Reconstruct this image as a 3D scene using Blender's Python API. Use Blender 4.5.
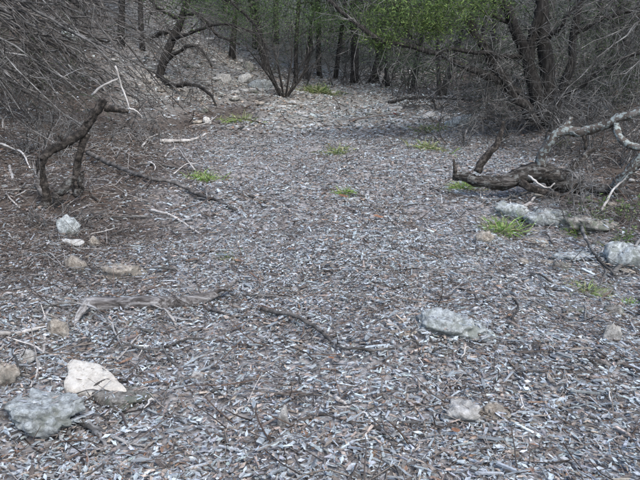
import bpy, bmesh, math, random
import numpy as np
for o in list(bpy.data.objects): bpy.data.objects.remove(o)
R = math.radians
scene = bpy.context.scene
COL = scene.collection
rng = np.random.default_rng(7)
random.seed(7)

# ------------------------------------------------------------------ camera, sky, sun, exposure
CAM_H, PITCH, FPX = 1.10, 13.5, 686.0          # strapped low on a tree, tilted down to the path
cam_d = bpy.data.cameras.new('camera'); cam = bpy.data.objects.new('camera', cam_d); COL.objects.link(cam)
cam.location = (0, 0, CAM_H); cam.rotation_euler = (R(90 - PITCH), 0, 0)
cam_d.sensor_width = 36; cam_d.lens = 36 * FPX / 640; cam_d.clip_start = 0.05; cam_d.clip_end = 500
scene.camera = cam
SUN_EL, SUN_AZ = 52, 150                        # thin overcast, light from behind the camera's right shoulder
world = bpy.data.worlds.new('World'); scene.world = world; world.use_nodes = True
wn = world.node_tree.nodes; wl = world.node_tree.links
bg = wn['Background']; sky = wn.new('ShaderNodeTexSky'); sky.sky_type = 'NISHITA'; sky.sun_disc = False
sky.sun_elevation = R(SUN_EL); sky.sun_rotation = R(SUN_AZ); sky.air_density = 1.0; sky.dust_density = 1.9; sky.ozone_density = 1.0
wl.new(sky.outputs[0], bg.inputs[0]); bg.inputs[1].default_value = 0.15
sd = bpy.data.lights.new('sun', 'SUN'); sun = bpy.data.objects.new('sun', sd); COL.objects.link(sun)
sd.energy = 1.3; sd.angle = R(30); sd.color = (1.0, 0.955, 0.89)
sun.rotation_euler = (R(90 - SUN_EL), 0, R(180 - SUN_AZ))
sun.location = (3, -6, 12)
scene.view_settings.view_transform = 'Standard'; scene.view_settings.look = 'None'
scene.view_settings.gamma = 1; scene.view_settings.use_curve_mapping = False
scene.view_settings.exposure = 1.45

# ------------------------------------------------------------------ terrain height
def sstep(a, b, t):
    t = np.clip((t - a) / (b - a), 0, 1); return t * t * (3 - 2 * t)
def splus(t, k=0.5):
    return np.where(t / k > 30, t, k * np.log1p(np.exp(np.minimum(t / k, 30))))
_w = np.random.default_rng(3)
WAVES = []
for lam, amp in ((2.6, .03), (1.5, .022), (.9, .014), (.55, .010), (.32, .007), (.2, .0045)):
    for k in range(4):
        a = _w.uniform(0, 2 * math.pi); WAVES.append((math.cos(a) * 2 * math.pi / lam, math.sin(a) * 2 * math.pi / lam, _w.uniform(0, 6.28), amp * .6))
def H(x, y):
    x = np.asarray(x, float); y = np.asarray(y, float)
    z = 0.056 * splus(y - 4.5, .8)
    z = z + sstep(9, 20, y) * 0.48 * splus(-x - 0.9, .6) * (1 - .55 * sstep(20, 45, -x))
    z = z + sstep(3, 7, y) * 0.10 * splus(-x - 1.6, .5)
    z = z + sstep(5, 8, y) * 0.10 * splus(x - 2.0, .5)
    z = z - (1 - sstep(4, 6.5, y)) * 0.05 * splus(x - .9, .4)
    z = z + 0.15 * splus(y - 21, 2.0)
    near = np.exp(-((x) ** 2 + y ** 2) / 0.6)
    for kx, ky, ph, am in WAVES:
        z = z + am * np.sin(kx * x + ky * y + ph) * (1 - near)
    return z
def Hs(x, y): return float(H(x, y))

# ------------------------------------------------------------------ where a sight line meets the ground
cp, sp = math.cos(R(PITCH)), math.sin(R(PITCH))
def ray(px, py):
    u = (px - 320) / FPX; v = (240 - py) / FPX
    return np.array([u, cp + v * sp, -sp + v * cp])
def gp(px, py):
    d = ray(px, py); t0 = .5
    t = np.linspace(.6, 60, 6000); P = np.array([0, 0, CAM_H]) + t[:, None] * d
    below = np.nonzero(P[:, 2] < H(P[:, 0], P[:, 1]))[0]
    i = below[0] if len(below) else len(t) - 1
    return P[i]
def at(px, py, Y):                              # the point on that line at ground distance Y
    d = ray(px, py); return np.array([0, 0, CAM_H]) + d * (Y / d[1])

# ------------------------------------------------------------------ mesh collector
class MB:
    def __init__(self): self.v = []; self.f = []; self.c = []; self.n = 0
    def add(self, v, faces, col=None):
        v = np.asarray(v, float).reshape(-1, 3)
        for f in faces: self.f.append(np.asarray(f, int) + self.n)
        self.v.append(v); self.n += len(v)
        if col is not None: self.c.append(np.asarray(col, float).reshape(-1, 3))
    def build(self, name, mat, parent=None, smooth=True, offset=None):
        V = np.concatenate(self.v)
        if offset is not None: V = V - np.asarray(offset)
        me = bpy.data.meshes.new(name)
        tot = sum(len(f) for f in self.f); loops = sum(f.size for f in self.f)
        me.vertices.add(len(V)); me.loops.add(loops); me.polygons.add(tot)
        me.vertices.foreach_set('co', V.astype(np.float32).ravel())
        me.loops.foreach_set('vertex_index', np.concatenate([f.ravel() for f in self.f]).astype(np.int32))
        cnt = np.concatenate([np.full(len(f), f.shape[1]) for f in self.f])
        me.polygons.foreach_set('loop_start', (np.cumsum(cnt) - cnt).astype(np.int32))
        me.polygons.foreach_set('use_smooth', np.full(tot, smooth))
        me.update(calc_edges=True)
        if self.c:
            a = me.attributes.new('Col', 'FLOAT_COLOR', 'POINT'); C = np.concatenate(self.c)
            a.data.foreach_set('color', np.concatenate([C, np.ones((len(C), 1))], 1).astype(np.float32).ravel())
        me.materials.append(mat)
        o = bpy.data.objects.new(name, me); COL.objects.link(o)
        if parent is not None: o.parent = parent
        return o

def unit(a): return a / np.maximum(np.linalg.norm(a, axis=-1, keepdims=True), 1e-9)
def tubes(mb, P, Rr, S, rough=0.0, cap=False, col=None, ridge=0.0):
    P = np.asarray(P, float); Rr = np.asarray(Rr, float)
    if P.ndim == 2: P = P[None]; Rr = Rr[None]
    N, K, _ = P.shape
    T = unit(np.gradient(P, axis=1)); m = np.abs(unit(P[:, -1] - P[:, 0]))
    ref = np.zeros((N, 3)); ref[np.arange(N), np.argmin(m, 1)] = 1
    n1 = unit(np.cross(T, ref[:, None])); n2 = np.cross(T, n1)
    a = np.arange(S) * 2 * math.pi / S
    rr = Rr[:, :, None] * np.ones(S)
    if rough: 
        q = rng.normal(0, 1, (N, K, S)); q = (q + np.roll(q, 1, 2) + np.roll(q, 1, 1)) / 1.7
        rr = rr * (1 + rough * q).clip(.55, 1.6)
    if ridge:
        q = rng.normal(0, 1, (N, 1, S)) + .5 * np.cumsum(rng.normal(0, .16, (N, K, S)), 1); rr = rr * (1 + ridge * q).clip(.6, 1.5)
    V = P[:, :, None] + rr[..., None] * (np.cos(a)[:, None] * n1[:, :, None] + np.sin(a)[:, None] * n2[:, :, None])
    b = (np.arange(N) * K * S)[:, None, None] + (np.arange(K - 1) * S)[None, :, None]
    i = np.arange(S)[None, None]; j = (i + 1) % S
    F = np.stack([b + i, b + S + i, b + S + j, b + j], -1).reshape(-1, 4)
    faces = [F]; V = V.reshape(-1, 3)
    if cap:
        e0 = (np.arange(N) * K * S)[:, None] + np.arange(S); e1 = e0 + (K - 1) * S
        faces += [e0, e1[:, ::-1]]
    cc = None if col is None else np.repeat(np.asarray(col, float), K * S, 0)
    mb.add(V, faces, cc)

def spline(pts, K):
    p = np.asarray(pts, float)
    if len(p) == 2: return p[0] + (p[1] - p[0]) * np.linspace(0, 1, K)[:, None]
    d = np.concatenate([[0], np.cumsum(np.linalg.norm(np.diff(p[:, :3], axis=0), axis=1))]); t = np.linspace(0, d[-1], K)
    e = np.vstack([2 * p[0] - p[1], p, 2 * p[-1] - p[-2]]); out = np.zeros((K, p.shape[1]))
    for k in range(K):
        i = min(np.searchsorted(d, t[k], 'right') - 1, len(p) - 2); u = (t[k] - d[i]) / max(d[i + 1] - d[i], 1e-6)
        a, b, c, g = e[i], e[i + 1], e[i + 2], e[i + 3]
        out[k] = .5 * (2 * b + (c - a) * u + (2 * a - 5 * b + 4 * c - g) * u * u + (3 * b - a - 3 * c + g) * u ** 3)
    return out
def wob(P, amp, seed=None):
    r = rng if seed is None else np.random.default_rng(seed)
    n = r.normal(0, amp, P.shape); n = (n + np.roll(n, 1, 0) + np.roll(n, -1, 0)) / 1.7; n[0] *= .3
    return P + n
def grow(S0, D0, L, K, curl=.35, droop=0.0):
    """many curved twigs at once: starts, directions, lengths"""
    N = len(S0); P = np.zeros((N, K, 3)); P[:, 0] = S0; D = unit(D0); st = (L / (K - 1))[:, None]
    bend = rng.normal(0, curl, (N, 3))
    for k in range(1, K):
        D = unit(D + bend / (K - 1) + rng.normal(0, curl * .55, (N, 3)) / math.sqrt(K - 1) + np.array([0, 0, -droop / (K - 1)]))
        P[:, k] = P[:, k - 1] + D * st
    return P
def sample(P, n, lo=.15, hi=1.0):
    """n random points and tangents on a batch of polylines"""
    N, K, _ = P.shape; i = rng.integers(0, N, n); t = rng.uniform(lo, hi, n) * (K - 1.001); k = t.astype(int); u = (t - k)[:, None]
    return P[i, k] * (1 - u) + P[i, k + 1] * u, unit(P[i, k + 1] - P[i, k])
def twigs_on(mb, P, n, l0, l1, r, K=5, S=3, spread=.9, droop=.2, lo=.15, curl=.5, up=0.0):
    s, t = sample(P, n, lo); d = unit(t + rng.normal(0, spread, (n, 3)) + np.array([0, 0, up]))
    Q = grow(s, d, rng.uniform(l0, l1, n), K, curl, droop)
    fl = H(Q[:, :, 0], Q[:, :, 1]) + .01; Q[:, :, 2] = np.maximum(Q[:, :, 2], fl)
    rr = rng.uniform(.6, 1.3, (n, 1)) * r * np.linspace(1, .3, K); tubes(mb, Q, rr, S); return Q

# ------------------------------------------------------------------ materials
def mat(name):
    m = bpy.data.materials.new(name); m.use_nodes = True; n = m.node_tree.nodes; b = n['Principled BSDF']
    b.inputs['Roughness'].default_value = .85; b.inputs['Specular IOR Level'].default_value = .25
    return m, n, m.node_tree.links, b
def ramp(n, stops):
    r = n.new('ShaderNodeValToRGB'); e = r.color_ramp.elements
    while len(e) < len(stops): e.new(.5)
    for k, (p, c) in enumerate(stops): e[k].position = p; e[k].color = (*c, 1)
    return r
def noise_mat(name, stops, scale, bump=.4, bscale=None, rough=.85, stretch=None, detail=6, patch=None, dist=.01, vary=.25):
    m, n, l, b = mat(name)
    tc = n.new('ShaderNodeTexCoord'); mp = n.new('ShaderNodeMapping'); l.new(tc.outputs['Object'], mp.inputs[0])
    if stretch: mp.inputs['Scale'].default_value = stretch
    t = n.new('ShaderNodeTexNoise'); t.inputs['Scale'].default_value = scale; t.inputs['Detail'].default_value = detail; t.inputs['Roughness'].default_value = .65
    l.new(mp.outputs[0], t.inputs[0]); r = ramp(n, stops); l.new(t.outputs[0], r.inputs[0]); out = r.outputs[0]
    if patch:
        pc, psc, plo, phi = patch
        t2 = n.new('ShaderNodeTexNoise'); t2.inputs['Scale'].default_value = psc; t2.inputs['Detail'].default_value = 5; t2.inputs['Roughness'].default_value = .6
        l.new(tc.outputs['Object'], t2.inputs[0]); r2 = ramp(n, [(plo, (0, 0, 0)), (phi, (1, 1, 1))]); l.new(t2.outputs[0], r2.inputs[0])
        mx = n.new('ShaderNodeMix'); mx.data_type = 'RGBA'; l.new(r2.outputs[0], mx.inputs[0]); l.new(out, mx.inputs[6]); mx.inputs[7].default_value = (*pc, 1); out = mx.outputs[2]
    if vary:
        oi = n.new('ShaderNodeObjectInfo'); mr = n.new('ShaderNodeMapRange'); mr.inputs[3].default_value = 1 - vary; mr.inputs[4].default_value = 1 + vary
        l.new(oi.outputs['Random'], mr.inputs[0]); hs = n.new('ShaderNodeHueSaturation'); l.new(mr.outputs[0], hs.inputs['Value']); l.new(out, hs.inputs['Color']); out = hs.outputs[0]
    l.new(out, b.inputs['Base Color']); b.inputs['Roughness'].default_value = rough
    tb = n.new('ShaderNodeTexNoise'); tb.inputs['Scale'].default_value = bscale or scale * 2.5; tb.inputs['Detail'].default_value = 7; tb.inputs['Roughness'].default_value = .7
    l.new(mp.outputs[0], tb.inputs[0]); bp = n.new('ShaderNodeBump'); bp.inputs['Strength'].default_value = bump; bp.inputs['Distance'].default_value = dist
    l.new(tb.outputs[0], bp.inputs['Height']); l.new(bp.outputs[0], b.inputs['Normal'])
    return m
def col_mat(name, rough=.8, fine=60, amp=.35, trans=0.0):
    m, n, l, b = mat(name)
    at_ = n.new('ShaderNodeAttribute'); at_.attribute_name = 'Col'
    tc = n.new('ShaderNodeTexCoord'); t = n.new('ShaderNodeTexNoise'); t.inputs['Scale'].default_value = fine; t.inputs['Detail'].default_value = 4
    l.new(tc.outputs['Object'], t.inputs[0]); mr = n.new('ShaderNodeMapRange'); mr.inputs[1].default_value = .3; mr.inputs[2].default_value = .7
    mr.inputs[3].default_value = 1 - amp; mr.inputs[4].default_value = 1 + amp; l.new(t.outputs[0], mr.inputs[0])
    hs = n.new('ShaderNodeHueSaturation'); l.new(mr.outputs[0], hs.inputs['Value']); l.new(at_.outputs['Color'], hs.inputs['Color'])
    l.new(hs.outputs[0], b.inputs['Base Color']); b.inputs['Roughness'].default_value = rough
    if trans:
        tr = n.new('ShaderNodeBsdfTranslucent'); l.new(hs.outputs[0], tr.inputs[0]); mx = n.new('ShaderNodeMixShader'); mx.inputs[0].default_value = trans
        l.new(b.outputs[0], mx.inputs[1]); l.new(tr.outputs[0], mx.inputs[2]); l.new(mx.outputs[0], n['Material Output'].inputs[0])
    return m
M = {}
M['soil'] = col_mat('soil_and_mulch', rough=.95, fine=38, amp=.65)
M['chip'] = col_mat('weathered_chips', rough=.72, fine=120, amp=.3)
M['needle'] = col_mat('needle_litter', rough=.85, fine=90, amp=.25)
M['leaf'] = col_mat('juniper_foliage', rough=.7, fine=14, amp=.35, trans=.3)
M['grass'] = col_mat('grass_blades', rough=.6, fine=30, amp=.25, trans=.35)
M['bark_dark'] = noise_mat('dark_juniper_bark', [(.36, (.010, .009, .008)), (.52, (.030, .027, .024)), (.68, (.085, .08, .073))], 8, bump=1, bscale=16, stretch=(5, 5, .8), dist=.02)
M['bark_grey'] = noise_mat('grey_bark', [(.3, (.035, .030, .027)), (.55, (.10, .09, .08)), (.8, (.22, .21, .19))], 8, bump=.8, bscale=22, stretch=(4, 4, 1.2), dist=.015)
M['bark_lichen'] = noise_mat('lichen_bark', [(.3, (.030, .025, .021)), (.5, (.085, .072, .062)), (.75, (.17, .16, .15))], 14, bump=.9, bscale=30, patch=((.25, .285, .275), 34, .50, .58), dist=.015)
M['bark_rot'] = noise_mat('rotten_log_bark', [(.38, (.016, .014, .012)), (.5, (.055, .048, .042)), (.64, (.19, .175, .16))], 16, bump=1, bscale=26, stretch=(.45, 3, 3), patch=((.20, .205, .195), 26, .54, .62), dist=.03)
M['char'] = noise_mat('weathered_dark_wood', [(.36, (.010, .009, .008)), (.5, (.038, .032, .027)), (.66, (.13, .113, .098))], 30, bump=1, bscale=70, dist=.025)
M['twig_dark'] = noise_mat('dark_dead_twig', [(.38, (.022, .020, .018)), (.52, (.062, .057, .052)), (.66, (.15, .141, .132))], 12, bump=.6, bscale=50)
M['twig_grey'] = noise_mat('grey_dead_twig', [(.38, (.026, .025, .023)), (.5, (.085, .082, .077)), (.64, (.22, .216, .208))], 6, bump=.5, bscale=40, vary=.4)
M['twig_pale'] = noise_mat('bleached_twig', [(.3, (.16, .145, .13)), (.55, (.36, .345, .325)), (.8, (.58, .57, .55))], 9, bump=.5, bscale=30)
M['log_grey'] = noise_mat('grey_barkless_log', [(.36, (.04, .034, .030)), (.5, (.15, .138, .13)), (.66, (.38, .375, .37))], 14, bump=1, bscale=30, stretch=(.5, 4, 4), dist=.015)
def rock_mat(name, dark, mid, light, patch, plo, phi, vary=.12, pits=.5):
    m, n, l, b = mat(name); tc = n.new('ShaderNodeTexCoord')
    def ns(sc, det=8, ro=.7):
        t = n.new('ShaderNodeTexNoise'); t.inputs['Scale'].default_value = sc; t.inputs['Detail'].default_value = det; t.inputs['Roughness'].default_value = ro; l.new(tc.outputs['Object'], t.inputs[0]); return t.outputs[0]
    def mix(f, a, c):
        x = n.new('ShaderNodeMix'); x.data_type = 'RGBA'; l.new(f, x.inputs[0]); l.new(a, x.inputs[6]); x.inputs[7].default_value = (*c, 1); return x.outputs[2]
    def th(src, a, c): r = ramp(n, [(a, (0, 0, 0)), (c, (1, 1, 1))]); l.new(src, r.inputs[0]); return r.outputs[0]
    r = ramp(n, [(.38, dark), (.5, mid), (.60, light)]); l.new(ns(34, 10, .78), r.inputs[0]); out = r.outputs[0]
    out = mix(th(ns(13, 9, .75), plo, phi), out, patch)
    out = mix(th(ns(55, 7, .7), .64, .72), out, tuple(v * pits for v in dark))
    oi = n.new('ShaderNodeObjectInfo'); mr = n.new('ShaderNodeMapRange'); mr.inputs[3].default_value = 1 - vary; mr.inputs[4].default_value = 1 + vary; l.new(oi.outputs['Random'], mr.inputs[0])
    hs = n.new('ShaderNodeHueSaturation'); l.new(mr.outputs[0], hs.inputs['Value']); l.new(out, hs.inputs['Color']); l.new(hs.outputs[0], b.inputs['Base Color']); b.inputs['Roughness'].default_value = .92
    bp = n.new('ShaderNodeBump'); bp.inputs['Strength'].default_value = .9; bp.inputs['Distance'].default_value = .022; l.new(ns(50, 12, .8), bp.inputs['Height']); l.new(bp.outputs[0], b.inputs['Normal'])
    return m
M['stub'] = noise_mat('bleached_split_wood', [(.36, (.10, .092, .085)), (.5, (.30, .29, .28)), (.64, (.50, .495, .485))], 26, bump=1, bscale=60, stretch=(2.5, .5, 2.5), dist=.02)
M['rock_cream'] = rock_mat('cream_limestone', (.46, .42, .36), (.68, .64, .565), (.76, .73, .66), (.58, .54, .47), .52, .62, 0, .35)
M['rock_grey'] = rock_mat('grey_limestone', (.07, .064, .056), (.19, .18, .16), (.36, .35, .325), (.13, .145, .115), .5, .58)
M['rock_tan'] = rock_mat('tan_limestone', (.13, .11, .088), (.31, .275, .23), (.50, .46, .40), (.22, .205, .175), .5, .6)
M['rock_moss'] = rock_mat('mossy_limestone', (.14, .146, .142), (.34, .365, .36), (.54, .575, .575), (.24, .26, .235), .52, .58)
M['rock_white'] = rock_mat('pale_limestone', (.21, .20, .18), (.42, .41, .385), (.60, .59, .565), (.30, .295, .27), .52, .62)
M['red'] = noise_mat('red_leaf', [(.3, (.42, .02, .02)), (.7, (.62, .05, .03))], 20, bump=.1, vary=0)
M['rust'] = noise_mat('rust_leaf', [(.35, (.09, .045, .028)), (.65, (.22, .115, .065))], 60, bump=.6)

# ------------------------------------------------------------------ things, parts, labels
def tag(o, label, cat, group=None):
    o['label'] = label; o['category'] = cat
    if group: o['group'] = group
    return o
def stuff(o, label, cat):
    o['kind'] = 'stuff'; o['label'] = label; o['category'] = cat; return o
def empty(name, loc, label, cat, group=None):
    o = bpy.data.objects.new(name, None); COL.objects.link(o); o.location = loc; o.empty_display_size = .1
    return tag(o, label, cat, group)
def center(o, loc):
    """move a built object's origin to loc without moving its surface"""
    me = o.data; co = np.empty(len(me.vertices) * 3, np.float32); me.vertices.foreach_get('co', co)
    co = co.reshape(-1, 3) - np.asarray(loc, np.float32); me.vertices.foreach_set('co', co.ravel()); me.update(); o.location = loc
    return o
def part(mb, name, m, root, smooth=True):
    """a mesh part whose vertices were given in world space, parented to root"""
    o = mb.build(name, m, root, smooth, offset=np.array(root.matrix_basis.translation) if root.parent is None else np.array(root.parent.matrix_basis.translation))
    if name in ('twigs', 'limbs', 'crown', 'leaves', 'stems'): o['kind'] = 'stuff'
    return o

# ================================================================== GROUND
def trail(x, y):                                # 1 where the mulch lies: the path, and the washed pale bank it climbs to the left far back
    c = .28 + .03 * y; w = 1.75 + .25 * np.sin(y * .9) + .12 * np.sin(2.7 * y + x)
    p = 1 - sstep(w * .8, w * 1.35, np.abs(x - c)); u = x / np.maximum(y, 1)
    bank = sstep(10.5, 14, y + 1.2 * np.sin(x * 1.7)) * sstep(-.36, -.24, u) * (1 - sstep(.10, .2, u))
    return np.maximum(p, .85 * bank)
gy = np.concatenate([np.linspace(-40, -1, 26)[:-1], np.linspace(-1, 7, 130)[:-1], 7 + 83 * np.linspace(0, 1, 95) ** 2.2])
gx = np.concatenate([-4 - 66 * np.linspace(1, 0, 50)[:-1] ** 2.2, np.linspace(-4, 4, 120), (4 + 66 * np.linspace(0, 1, 50) ** 2.2)[1:]])
X, Y = np.meshgrid(gx, gy); V = np.stack([X, Y, H(X, Y)], -1).reshape(-1, 3)
nx, ny = len(gx), len(gy); a = (np.arange(ny - 1)[:, None] * nx + np.arange(nx - 1)).ravel()
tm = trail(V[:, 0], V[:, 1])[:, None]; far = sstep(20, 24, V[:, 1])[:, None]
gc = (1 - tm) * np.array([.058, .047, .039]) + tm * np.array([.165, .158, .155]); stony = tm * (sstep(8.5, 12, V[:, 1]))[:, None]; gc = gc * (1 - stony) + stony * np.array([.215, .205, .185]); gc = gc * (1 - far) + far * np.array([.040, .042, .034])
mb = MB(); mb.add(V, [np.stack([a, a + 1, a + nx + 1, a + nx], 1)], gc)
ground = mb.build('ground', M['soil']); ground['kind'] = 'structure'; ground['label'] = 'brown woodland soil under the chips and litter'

def S_at(P): return math.hypot(P[1], CAM_H - P[2]) / FPX
def rot(yaw, pitch, roll):
    cy, sy, c1, s1, cr, sr = np.cos(yaw), np.sin(yaw), np.cos(pitch), np.sin(pitch), np.cos(roll), np.sin(roll)
    return np.stack([np.stack([cy * c1, cy * s1 * sr - sy * cr, cy * s1 * cr + sy * sr], -1),
                     np.stack([sy * c1, sy * s1 * sr + cy * cr, sy * s1 * cr - cy * sr], -1),
                     np.stack([-s1, c1 * sr, c1 * cr], -1)], -2)
# ================================================================== ROCKS
def ico(sub):
    bm = bmesh.new(); bmesh.ops.create_icosphere(bm, subdivisions=sub, radius=1); v = np.array([q.co[:] for q in bm.verts]); f = np.array([[q.index for q in p.verts] for p in bm.faces]); bm.free(); return v, f
ICO = {s: ico(s) for s in (2, 3, 4, 5)}
def rock_mesh(mb, c, sx, sy, sz, sub, seed, facets=14, sharp=.12, flat=None, yaw=0, tilt=(0, 0)):
    r_ = np.random.default_rng(seed); v, f = ICO[sub]; v = v.copy()
    nrm = unit(r_.normal(0, 1, (facets, 3))); dd = r_.uniform(.68, 1.0, facets)
    if flat: nrm = np.vstack([nrm, [[r_.normal(0, .06), r_.normal(0, .06), 1]]]); dd = np.append(dd, flat)
    q = (v @ nrm.T) / dd; k = 1 / sharp; rad = 1 / (np.log(np.exp(k * np.maximum(q, 0)).sum(1)) / k - np.log(len(dd)) / k * .25)
    rad = rad.clip(.4, 1.25); n_ = np.zeros(len(v))
    for fr, am in ((2.2, .06), (4.5, .06), (8, .045), (14, .034), (26, .022), (40, .013)):
        for j in range(4):
            w = unit(r_.normal(0, 1, 3)) * fr * r_.uniform(.7, 1.3); ph = v @ w + r_.uniform(0, 6.28) + 1.2 * np.sin(v @ r_.normal(0, fr * .5, 3)); n_ += am * (np.sin(ph) if j % 2 else .6 - np.abs(np.sin(ph * .5)) * 1.4)
    v = v * (rad * (1 + n_))[:, None] * np.array([sx, sy, sz])
    A = rot(np.array([yaw]), np.array([tilt[0]]), np.array([tilt[1]]))[0]
    mb.add(v @ A.T + np.asarray(c), [f])
ROCKS = []
def rock(px, py, w, h, m, label, seed, sub=4, depth=.8, flat=None, yaw=0, tilt=(0, 0), sink=.35, name='rock', cat='rock', facets=14, sharp=.12):
    """px, py: middle of its foot in the photograph; w, h: its size there"""
    p = gp(px, py); s = math.hypot(p[1], CAM_H - p[2]) / FPX; W = w * s; Hh = h * s
    ang = math.atan2(CAM_H - p[2], p[1]); Hh = max(.5 * Hh, (Hh - W * depth * math.sin(ang) * .55) / math.cos(ang))
    p = p + np.array([0, W * depth * .42, 0]); z = Hs(p[0], p[1]); sz = Hh / (2 - 2 * sink) * 1.1; ROCKS.append((p[0], p[1], W / 2, W / 2 * depth))
    loc = np.array([p[0], p[1], z]); b = MB(); rock_mesh(b, loc + [0, 0, sz * (1 - 2 * sink)], W / 2 * 1.08, W / 2 * depth, sz, sub, seed, facets, sharp, flat, yaw, tilt)
    o = b.build(name, M[m]); BIG.append((b, w)) if w >= 24 else None; center(o, loc); return tag(o, label, cat)
BIG = []
# the cream slab is a broken plate of its own outline
def slab():
    out = [(66, 364), (71, 359), (84, 360), (98, 363), (110, 371), (118, 380), (126, 389), (116, 392), (104, 392), (92, 394), (78, 392), (65, 389), (64, 380), (68, 372)]
    g0 = gp(95, 394); g1 = gp(95, 386); o_ = []
    c = np.array([gp(95, 394)[0], g0[1] + .09, 0]); c[2] = Hs(c[0], c[1]); A = at(95, 394, g0[1]); 
    # tilted plane: foot on the ground at the near edge, back edge propped up
    k = math.tan(R(16))
    pts = []
    for (px, py) in out:
        d = ray(px, py); n_ = np.array([-.06, -k, 1.0]); p0 = g0 + [0, 0, .035]; t = (n_ @ (p0 - np.array([0, 0, CAM_H]))) / (n_ @ d); pts.append(np.array([0, 0, CAM_H]) + d * t)
    pts = spline(np.array(pts + [pts[0]]), 57)[:-1]; pts += rng.normal(0, .0016, pts.shape); cen = pts.mean(0); nrm = unit(np.array([-.06, -k, 1.0])); b = MB(); rings = []
    levels = ((1.0, -.052), (1.03, -.03), (1.0, -.008), (.96, 0.0), (.8, .004), (.55, .006), (.3, .005))
    for s_, dz in levels: rings.append(cen + (pts - cen) * s_ + nrm * (dz + rng.normal(0, .0012, (len(pts), 1))))
    n = len(pts); V = np.concatenate(rings + [[cen + nrm * .004]]); F = [[i * n + j, i * n + (j + 1) % n, (i + 1) * n + (j + 1) % n, (i + 1) * n + j] for i in range(len(levels) - 1) for j in range(n)]
    T = [[(len(levels) - 1) * n + j, (len(levels) - 1) * n + (j + 1) % n, len(levels) * n] for j in range(n)]
    b.add(V, [np.array(F), np.array(T), np.arange(n)[::-1][None]]); o = b.build('stone_slab', M['rock_cream']); center(o, (cen[0], cen[1], Hs(cen[0], cen[1])))
    tag(o, 'bright cream flat limestone slab lying among twigs, palest stone in front', 'rock')
slab()
rock(36, 440, 82, 44, 'rock_moss', 'large grey-green lichened boulder in the near left corner', 11, sub=5, depth=.8, flat=.7, sink=.3)
rock(122, 412, 52, 24, 'rock_grey', 'low brown-grey rock half buried beside the cream slab', 12, depth=.8, flat=.6)
rock(58, 340, 18, 17, 'rock_tan', 'small tan angular stone between the short log and the cream slab', 13, facets=8, sharp=.06)
rock(25, 364, 17, 15, 'rock_white', 'small whitish knobbly stone near the left edge above the mossy boulder', 14, sub=3)
rock(4, 386, 24, 20, 'rock_tan', 'pinkish tan stone cut by the left edge of the picture', 15, facets=8)
rock(122, 280, 40, 17, 'rock_tan', 'long low tan-grey rock just behind the short grey log', 16, depth=.6, flat=.7)
rock(73, 272, 18, 13, 'rock_tan', 'small pale tan stone standing left of the long low rock', 17, sub=3, facets=8)
rock(66, 237, 25, 22, 'rock_moss', 'roundish green-grey rock at the foot of the bent dead limb', 18)
rock(72, 248, 19, 10, 'rock_white', 'small white flat stone in front of the round green-grey rock', 19, sub=3, flat=.6)
rock(92, 248, 14, 11, 'rock_tan', 'little tan stone right of the small white flat stone', 20, sub=3)
rock(485, 245, 17, 12, 'rock_tan', 'small pale tan stone on the right path edge below the grass tuft', 21, sub=3, facets=8, sharp=.06)
rock(450, 347, 96, 40, 'rock_moss', 'broad grey-green boulder bulging out of the chips on the right of the path', 22, sub=5, depth=.75, flat=.8, sink=.45, facets=24, sharp=.2)
rock(464, 427, 40, 24, 'rock_white', 'pale blocky stone in the right foreground, larger of a touching pair', 23, flat=.75, facets=9, sharp=.07)
rock(496, 425, 24, 18, 'rock_tan', 'pale stone in the right foreground, smaller of a touching pair', 24, facets=9, sharp=.07)
rock(588, 349, 36, 11, 'rock_white', 'thin flat pale stone plate lying at the right side', 25, depth=.6, flat=.45, yaw=.1)
rock(611, 344, 17, 22, 'rock_white', 'pale stone plate tilted on edge beside the thin flat plate', 26, depth=.35, tilt=(.35, .2), facets=8)
rock(577, 318, 28, 10, 'rock_grey', 'dull grey flat stone above the thin pale plate', 27, flat=.5, sub=3)
rock(541, 313, 26, 9, 'rock_grey', 'dull grey low stone left of the other flat stones on the right', 28, flat=.5, sub=3)
rock(628, 272, 42, 30, 'rock_moss', 'blue-grey boulder cut by the right edge of the picture', 29, depth=.7, flat=.8)
rock(514, 222, 36, 17, 'rock_moss', 'mossy rock in front of the fallen log, left one of the ledge', 30, depth=.6, flat=.75, sharp=.07)
rock(548, 228, 42, 20, 'rock_moss', 'mossy rock in front of the fallen log, wider right one of the ledge', 130, depth=.6, flat=.7, sharp=.07)
rock(588, 236, 52, 20, 'rock_grey', 'dark grey rock right of the mossy ledge rocks under the fallen branches', 31, depth=.6, flat=.7)
rock(541, 247, 28, 11, 'rock_tan', 'flat tan stone below the mossy ledge rocks', 32, sub=3, flat=.6)
rock(583, 262, 44, 12, 'rock_moss', 'flat greenish stone sloping down toward the right edge', 33, depth=.5, flat=.5)
rock(563, 272, 24, 12, 'rock_grey', 'grey lump of stone in front of the flat greenish stone', 34, sub=3)
rock(284, 430, 11, 18, 'rock_white', 'small pale upright stone near the middle of the front edge', 35, sub=3, facets=8, sharp=.06)
rock(196, 380, 14, 8, 'rock_white', 'small bluish white stone on the chips below the short log', 36, sub=3)
rock(404, 339, 26, 10, 'rock_tan', 'pale splintered flat stone left of the broad grey-green boulder', 37, sub=3, depth=.5, flat=.5)
rock(207, 125, 9, 7, 'rock_white', 'bright little stone on the brown ground left of the path', 38, sub=3)
rock(461, 127, 26, 12, 'rock_moss', 'mossy low boulder at the far right edge of the path', 39, sub=3, flat=.7)
rock(395, 111, 17, 6, 'rock_white', 'pale flat stone at the far right bend, behind the red leaf', 40, sub=3, flat=.6)
rock(430, 118, 14, 6, 'rock_white', 'pale little stone left of the far mossy low boulder', 41, sub=3)
rock(262, 90, 26, 12, 'rock_moss', 'bluish boulder just left of the bare shrub', 42, sub=3, flat=.75)
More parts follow.
